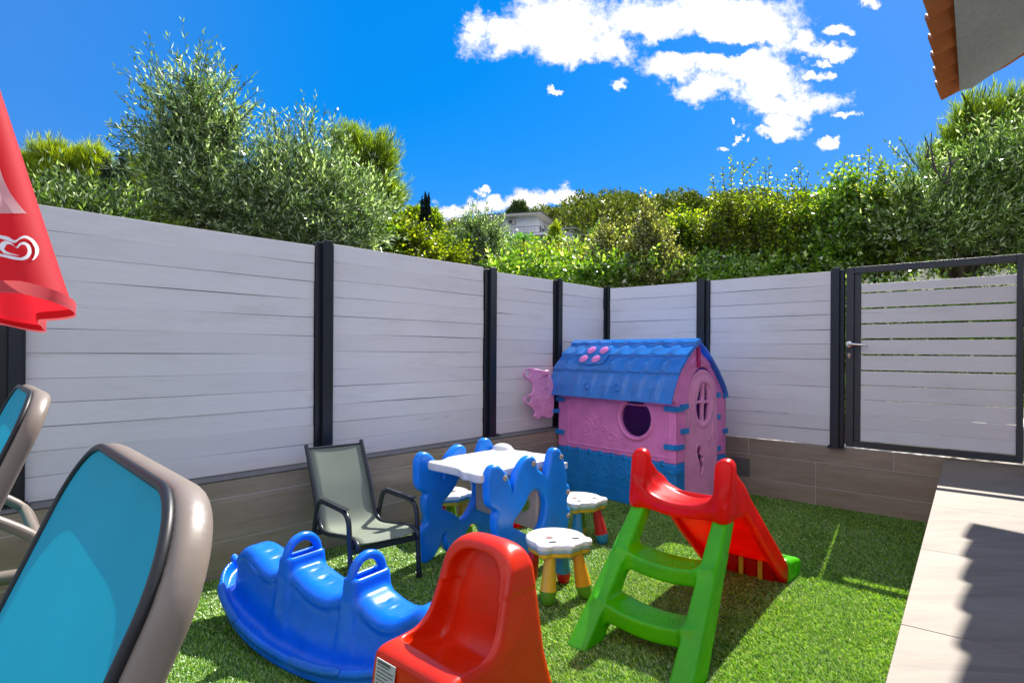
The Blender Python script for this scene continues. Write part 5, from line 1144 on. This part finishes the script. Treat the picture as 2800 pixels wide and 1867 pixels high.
    plant('pine_tree', 'upright green pine just under the tiled eave, behind the wide olive', 'tree', (2660, 7.2), [C(2665,330,40,60,6.4), C(2640,400,60,60,6.4), C(2700,380,60,70,6.4), C(2570,460,50,40,6.4), C(2650,480,90,70,6.4), C(2760,330,50,70,6.4)], PINEM, 850, .30, 24, .17, .006, 1.3, .45, .9, .6, .3, .08, jit=.14,
        shoots=[(2660,310,2630,255,6.4),(2680,300,2695,235,6.4),(2690,300,2720,225,6.4),(2650,310,2660,240,6.4),(2630,360,2610,310,6.4),(2620,400,2595,360,6.4),(2560,450,2575,410,6.4),(2670,300,2672,245,6.4),(2640,330,2640,275,6.4)])
    dt = thing('dead_branch', 'bare dark branch reaching up left out of the wide olive', 'branch', tuple(at(2590, 505, 5.4))); db = MB(); o = Vector(dt.location)
    for l in ([(2590,505),(2560,470),(2535,430)], [(2560,470),(2550,440),(2545,400),(2548,360)], [(2535,430),(2540,405),(2530,375)], [(2590,505),(2600,450),(2590,410),(2580,400)], [(2600,450),(2630,430)], [(2575,488),(2590,455),(2612,435)]):
        db.tube([tuple(at(x, y, 5.4)-o) for x, y in l], [.011*(1-.75*i/(len(l)-1)) for i in range(len(l))], 6)
    db.build('wood', flat('dead_wood', (.06, .05, .05), .8), dt)

    # ---- low undergrowth that closes the gaps along the fences
    cl = [C(x, 700+12*math.sin(x*.7), 70, 50, 8.6+.8*math.sin(x)) for x in range(1020, 2300, 70)] + [C(x, 640, 90, 60, 7.2) for x in range(40, 1050, 90)] + [C(x, 680, 90, 55, 6.3) for x in range(2200, 2900, 80)] + [C(x, 745, 75, 38, 6.0) for x in range(1380, 2300, 60)] + [C(x, y, 80, 62, 5.2) for x in range(2300, 3000, 70) for y in (850, 950, 1050)]
    S, d, r, k = in_clumps(cl, 5600, .2); Dw = nrm(d+np.array([0, 0, .5])+rng.normal(0, .5, d.shape)); Lw = .26*rng.uniform(.6, 1.2, len(S))
    V, Fc = leaves(S-Dw*.1, Dw, Lw, 11, .07, .032, .5, .1); o = mesh_np('undergrowth', V, Fc, DARKG, None, 180); tag(o, 'dark tangled undergrowth filling the gaps between the shrubs', 'undergrowth', kind='stuff')

    # ---- pine wood on the hill
    VV = []; FF = []; off = 0; TV = []; TF = []; to = 0
    n = 0; ridge = [(1150,612),(1250,612),(1330,612),(1420,585),(1480,575),(1560,552),(1620,535),(1660,525),(1720,533),(1760,545),(1800,530),(1860,535),(1900,520),(1960,545),(2040,520),(2140,515),(2260,500),(2500,500),(2900,520)]
    for Y in (112, 104, 96, 88, 80, 73, 67, 62):
        for px in range(1180, 2900, int(44*100/Y)):
            x = px+random.uniform(-14, 14); u = uv(x, 900)[0]; yy = Y+random.uniform(-4, 4); X = u*yy; z0 = terrain(X, yy)
            if Y < 75 and 1330 < x < 1600: continue
            hh = random.uniform(4.2, 7.2); rr_ = random.uniform(1.3, 2.4)
            top = CAMH + (CY - np.interp(x, [r_[0] for r_ in ridge], [r_[1] for r_ in ridge]) + .006*(x-1400) - random.uniform(0, 16))/F_*yy
            if z0+hh > top: hh = max(2.0, top-z0)
            m_ = 34; C0 = np.array([X, yy, z0+hh]); lob = nrm(rng.normal(0, 1, (7, 3)))*np.array([rr_*.75, rr_*.75, hh*.20]) + np.array([0, 0, -hh*.28]); lr = rng.uniform(.45, .8, 7)*rr_*.72
            kk = rng.integers(0, 7, 190); dd = nrm(rng.normal(0, 1, (190, 3))+np.array([0, -.25, .25])); Sx = C0+lob[kk]+dd*lr[kk][:, None]*rng.uniform(.75, 1.05, 190)[:, None]
            V, Fc = leaves(Sx, nrm(dd+np.array([0, 0, .5])), np.full(190, .4), 3, .46, .24, .5, .3, jit=.5); VV.append(V); FF.append(Fc+off); off += len(V)
            Sx = np.array([X, yy, z0]) + rng.normal(0, 1, (90, 3))*np.array([1.7, 1.2, 0]) + np.stack([np.zeros(90), np.zeros(90), rng.uniform(0, .62, 90)*hh], 1); V, Fc = leaves(Sx, nrm(rng.normal(0, 1, (90, 3))+np.array([0, 0, .6])), np.full(90, .4), 3, .5, .28, .5, .3, jit=.5); VV.append(V); FF.append(Fc+off); off += len(V)
            sx = stems(np.array([[X, yy, z0-.3]]), np.array([[random.uniform(-.05, .05), 0, 1]]), np.array([hh*.85]), .14); TV.append(sx[0]); TF.append(sx[1]+to); to += len(sx[0])
    V = np.concatenate(VV+TV); Fc = np.concatenate(FF+[t_+off for t_ in TF]); mi = [0]*off; mi = [0]*(sum(len(f_) for f_ in FF)) + [1]*(sum(len(f_) for f_ in TF))
    HILL = leafmat('hill_pine_foliage', [(0, (.040, .070, .010)), (.5, (.115, .165, .018)), (1, (.25, .30, .04))], .3, .6, .2, (1.3, 1.3, .5))
    o = mesh_np('pine_wood', V, Fc, [HILL, BARK], None, 180, mi); tag(o, 'pine wood covering the hill behind the villa', 'wood', kind='stuff')
    plant('pine_tree', 'single bushy pine standing above the villa roof', 'tree', (1418, 78), [C(1418,575,18,14,78), C(1405,590,14,12,78), C(1428,588,12,12,78)], leafmat('far_pine', [(0, (0.042, 0.084, 0.025)), (1, (0.147, 0.210, 0.063))], .2), 260, .8, 12, .9, .16, .6, .8, .7, .4, .3, .15)
    plant('cypress', 'lone thin cypress on the hill crest behind the villa', 'tree', (1619, 95), [C(1619, 540+k*9, 2.2+.4*k, 8, 95) for k in range(5)], CYPM, 120, .5, 10, .5, .18, 1.6, .2, .9, .6, .2, .1)
    bt = thing('bare_tree', 'bare blue grey tree on the hill crest against the sky', 'tree', (uv(1888, 900)[0]*100, 100, terrain(30, 100))); bb = MB(); o = Vector(bt.location); rn = random.Random(3)
    def lim(a, d, L, r, k):
        e = a+d*L; bb.tube([tuple(a-o), tuple(a+d*L*.5+Vector((0, 0, L*.04))-o), tuple(e-o)], [r, r*.8, r*.6], 5)
        if k:
            for q in range(3): lim(e, (d+Vector((rn.uniform(-.8, .8), rn.uniform(-.5, .5), rn.uniform(-.1, .5)))).normalized(), L*rn.uniform(.55, .8), r*.6, k-1)
    a = at(1888, 545, 100); lim(Vector((a.x, a.y, o.z)), Vector((0, 0, 1)), a.z-o.z, .16, 0); lim(a, Vector((0, 0, 1)), .7, .13, 4); bb.build('branches', flat('grey_blue_bark', (.10, .11, .16), .9), bt)

def build_villa():
    # two storey white villa on the slope ; local x along the left facade (going left), y along the right facade (going back)
    c = at(1469, 640, 55); zt = at(1469, 592, 55).z; base = terrain(c.x, 55)-.5
    t = thing('villa', 'white villa with flat overhanging roof on the hillside, partly hidden by trees', 'house', (c.x, 55, 0), 0)
    lx = Vector((-.955, .30, 0)); ly = Vector((.33, .944, 0)); z1 = zt
    def P(a, b, z): v = lx*a+ly*b; return (v.x, v.y, z)
    WH = flat('villa_white_wall', (.80, .81, .82), .8); mb = MB()
    def blk(m, a0, a1, b0, b1, z0, z1, mi=0):
        vs = [P(a0, b0, z0), P(a1, b0, z0), P(a1, b1, z0), P(a0, b1, z0), P(a0, b0, z1), P(a1, b0, z1), P(a1, b1, z1), P(a0, b1, z1)]
        m.add(vs, [(0, 1, 2, 3), (4, 5, 6, 7), (0, 1, 5, 4), (1, 2, 6, 5), (2, 3, 7, 6), (3, 0, 4, 7)], mi)
    blk(mb, 0, 5.2, 0, 4.2, base, z1); blk(mb, -2.2, -.35, 4.6, 9.5, base, z1-.40); blk(mb, -.3, 3, 4.3, 8, base, z1-.5); mb.build('wall', WH, t)
    r = MB(); blk(r, -.62, 5.6, -.9, 4.6, z1+.01, z1+.20); blk(r, -2.6, -.30, 4.3, 9.8, z1-.39, z1-.25)
    o = r.build('roof', [flat('villa_soffit', (.62, .58, .50), .8)], t, bevel=.02)
    e = MB(); blk(e, -.66, 5.64, -.94, 4.64, z1+.205, z1+.27); blk(e, -2.64, -.29, 4.26, 9.84, z1-.245, z1-.18); e.build('roof_edge', flat('dark_roof_edge', (.08, .085, .08), .7), o)
    a = MB(); blk(a, 2.1, 2.75, -.28, -.02, z1-.62, z1-.18); u = a.build('air_conditioner', flat('aged_white_metal', (.50, .47, .42), .6), t, bevel=.02)
    f = MB(); ctr = Vector(P(2.5, -.285, z1-.40)); nrm_ = Vector((-ly.x, -ly.y, 0)); f.lathe([(.17, 0), (.17, .02), (.13, .03), (.05, .02)], 18, 0, axes(lx, (0, 0, 1), nrm_, ctr)); f.build('fan', flat('fan_grille', (.05, .05, .05), .6), u)
    VW = flat('villa_window', (.10, .11, .13), .2)
    for a_, b_ in ((.7, 1.2), (1.5, 2.2)): w = MB(); blk(w, -.02, .005, a_, b_, z1-1.75, z1-.75); w.build('window', VW, t)
    w = MB(); blk(w, -2.215, -2.195, 5.2, 6.0, z1-1.8, z1-.95); w.build('window', VW, t)
    g = MB(); zr = at(1440, 618, 54).z; zb = at(1440, 637, 54).z
    blk(g, -1.0, 5.2, -1.15, -1.10, zr-.04, zr); blk(g, -1.0, 5.2, -1.15, -1.10, zb, zb+.04)
    for k in range(48): blk(g, -1.0+.13*k, -.98+.13*k, -1.14, -1.11, zb, zr)
    for k in range(20): blk(g, -1.02, -.99, -1.1+.2*k, -1.08+.2*k, zb, zr)
    blk(g, -1.03, -.98, -1.1, 3.0, zr-.04, zr); blk(g, -1.03, -.98, -1.1, 3, zb, zb+.04); g.build('balcony_railing', flat('railing_grey', (.14, .16, .18), .5), t)
    s = MB(); blk(s, -1.05, 5.2, -1.2, 0, zb-.22, zb-.02); blk(s, -1.05, -.01, 0, 3, zb-.22, zb-.02); s.build('balcony', WH, t)
    wl = thing('cable', 'thin pale overhead cable right of the villa', 'cable', tuple(at(1590, 640, 40))); q = MB(); o0 = Vector(wl.location)
    q.tube([tuple(at(1480+k*22, 634+k*1.3, 40)-o0) for k in range(12)], .012, 6); q.build('wire', flat('pale_cable', (.6, .6, .58), .6), wl)
build_trees()
build_villa()
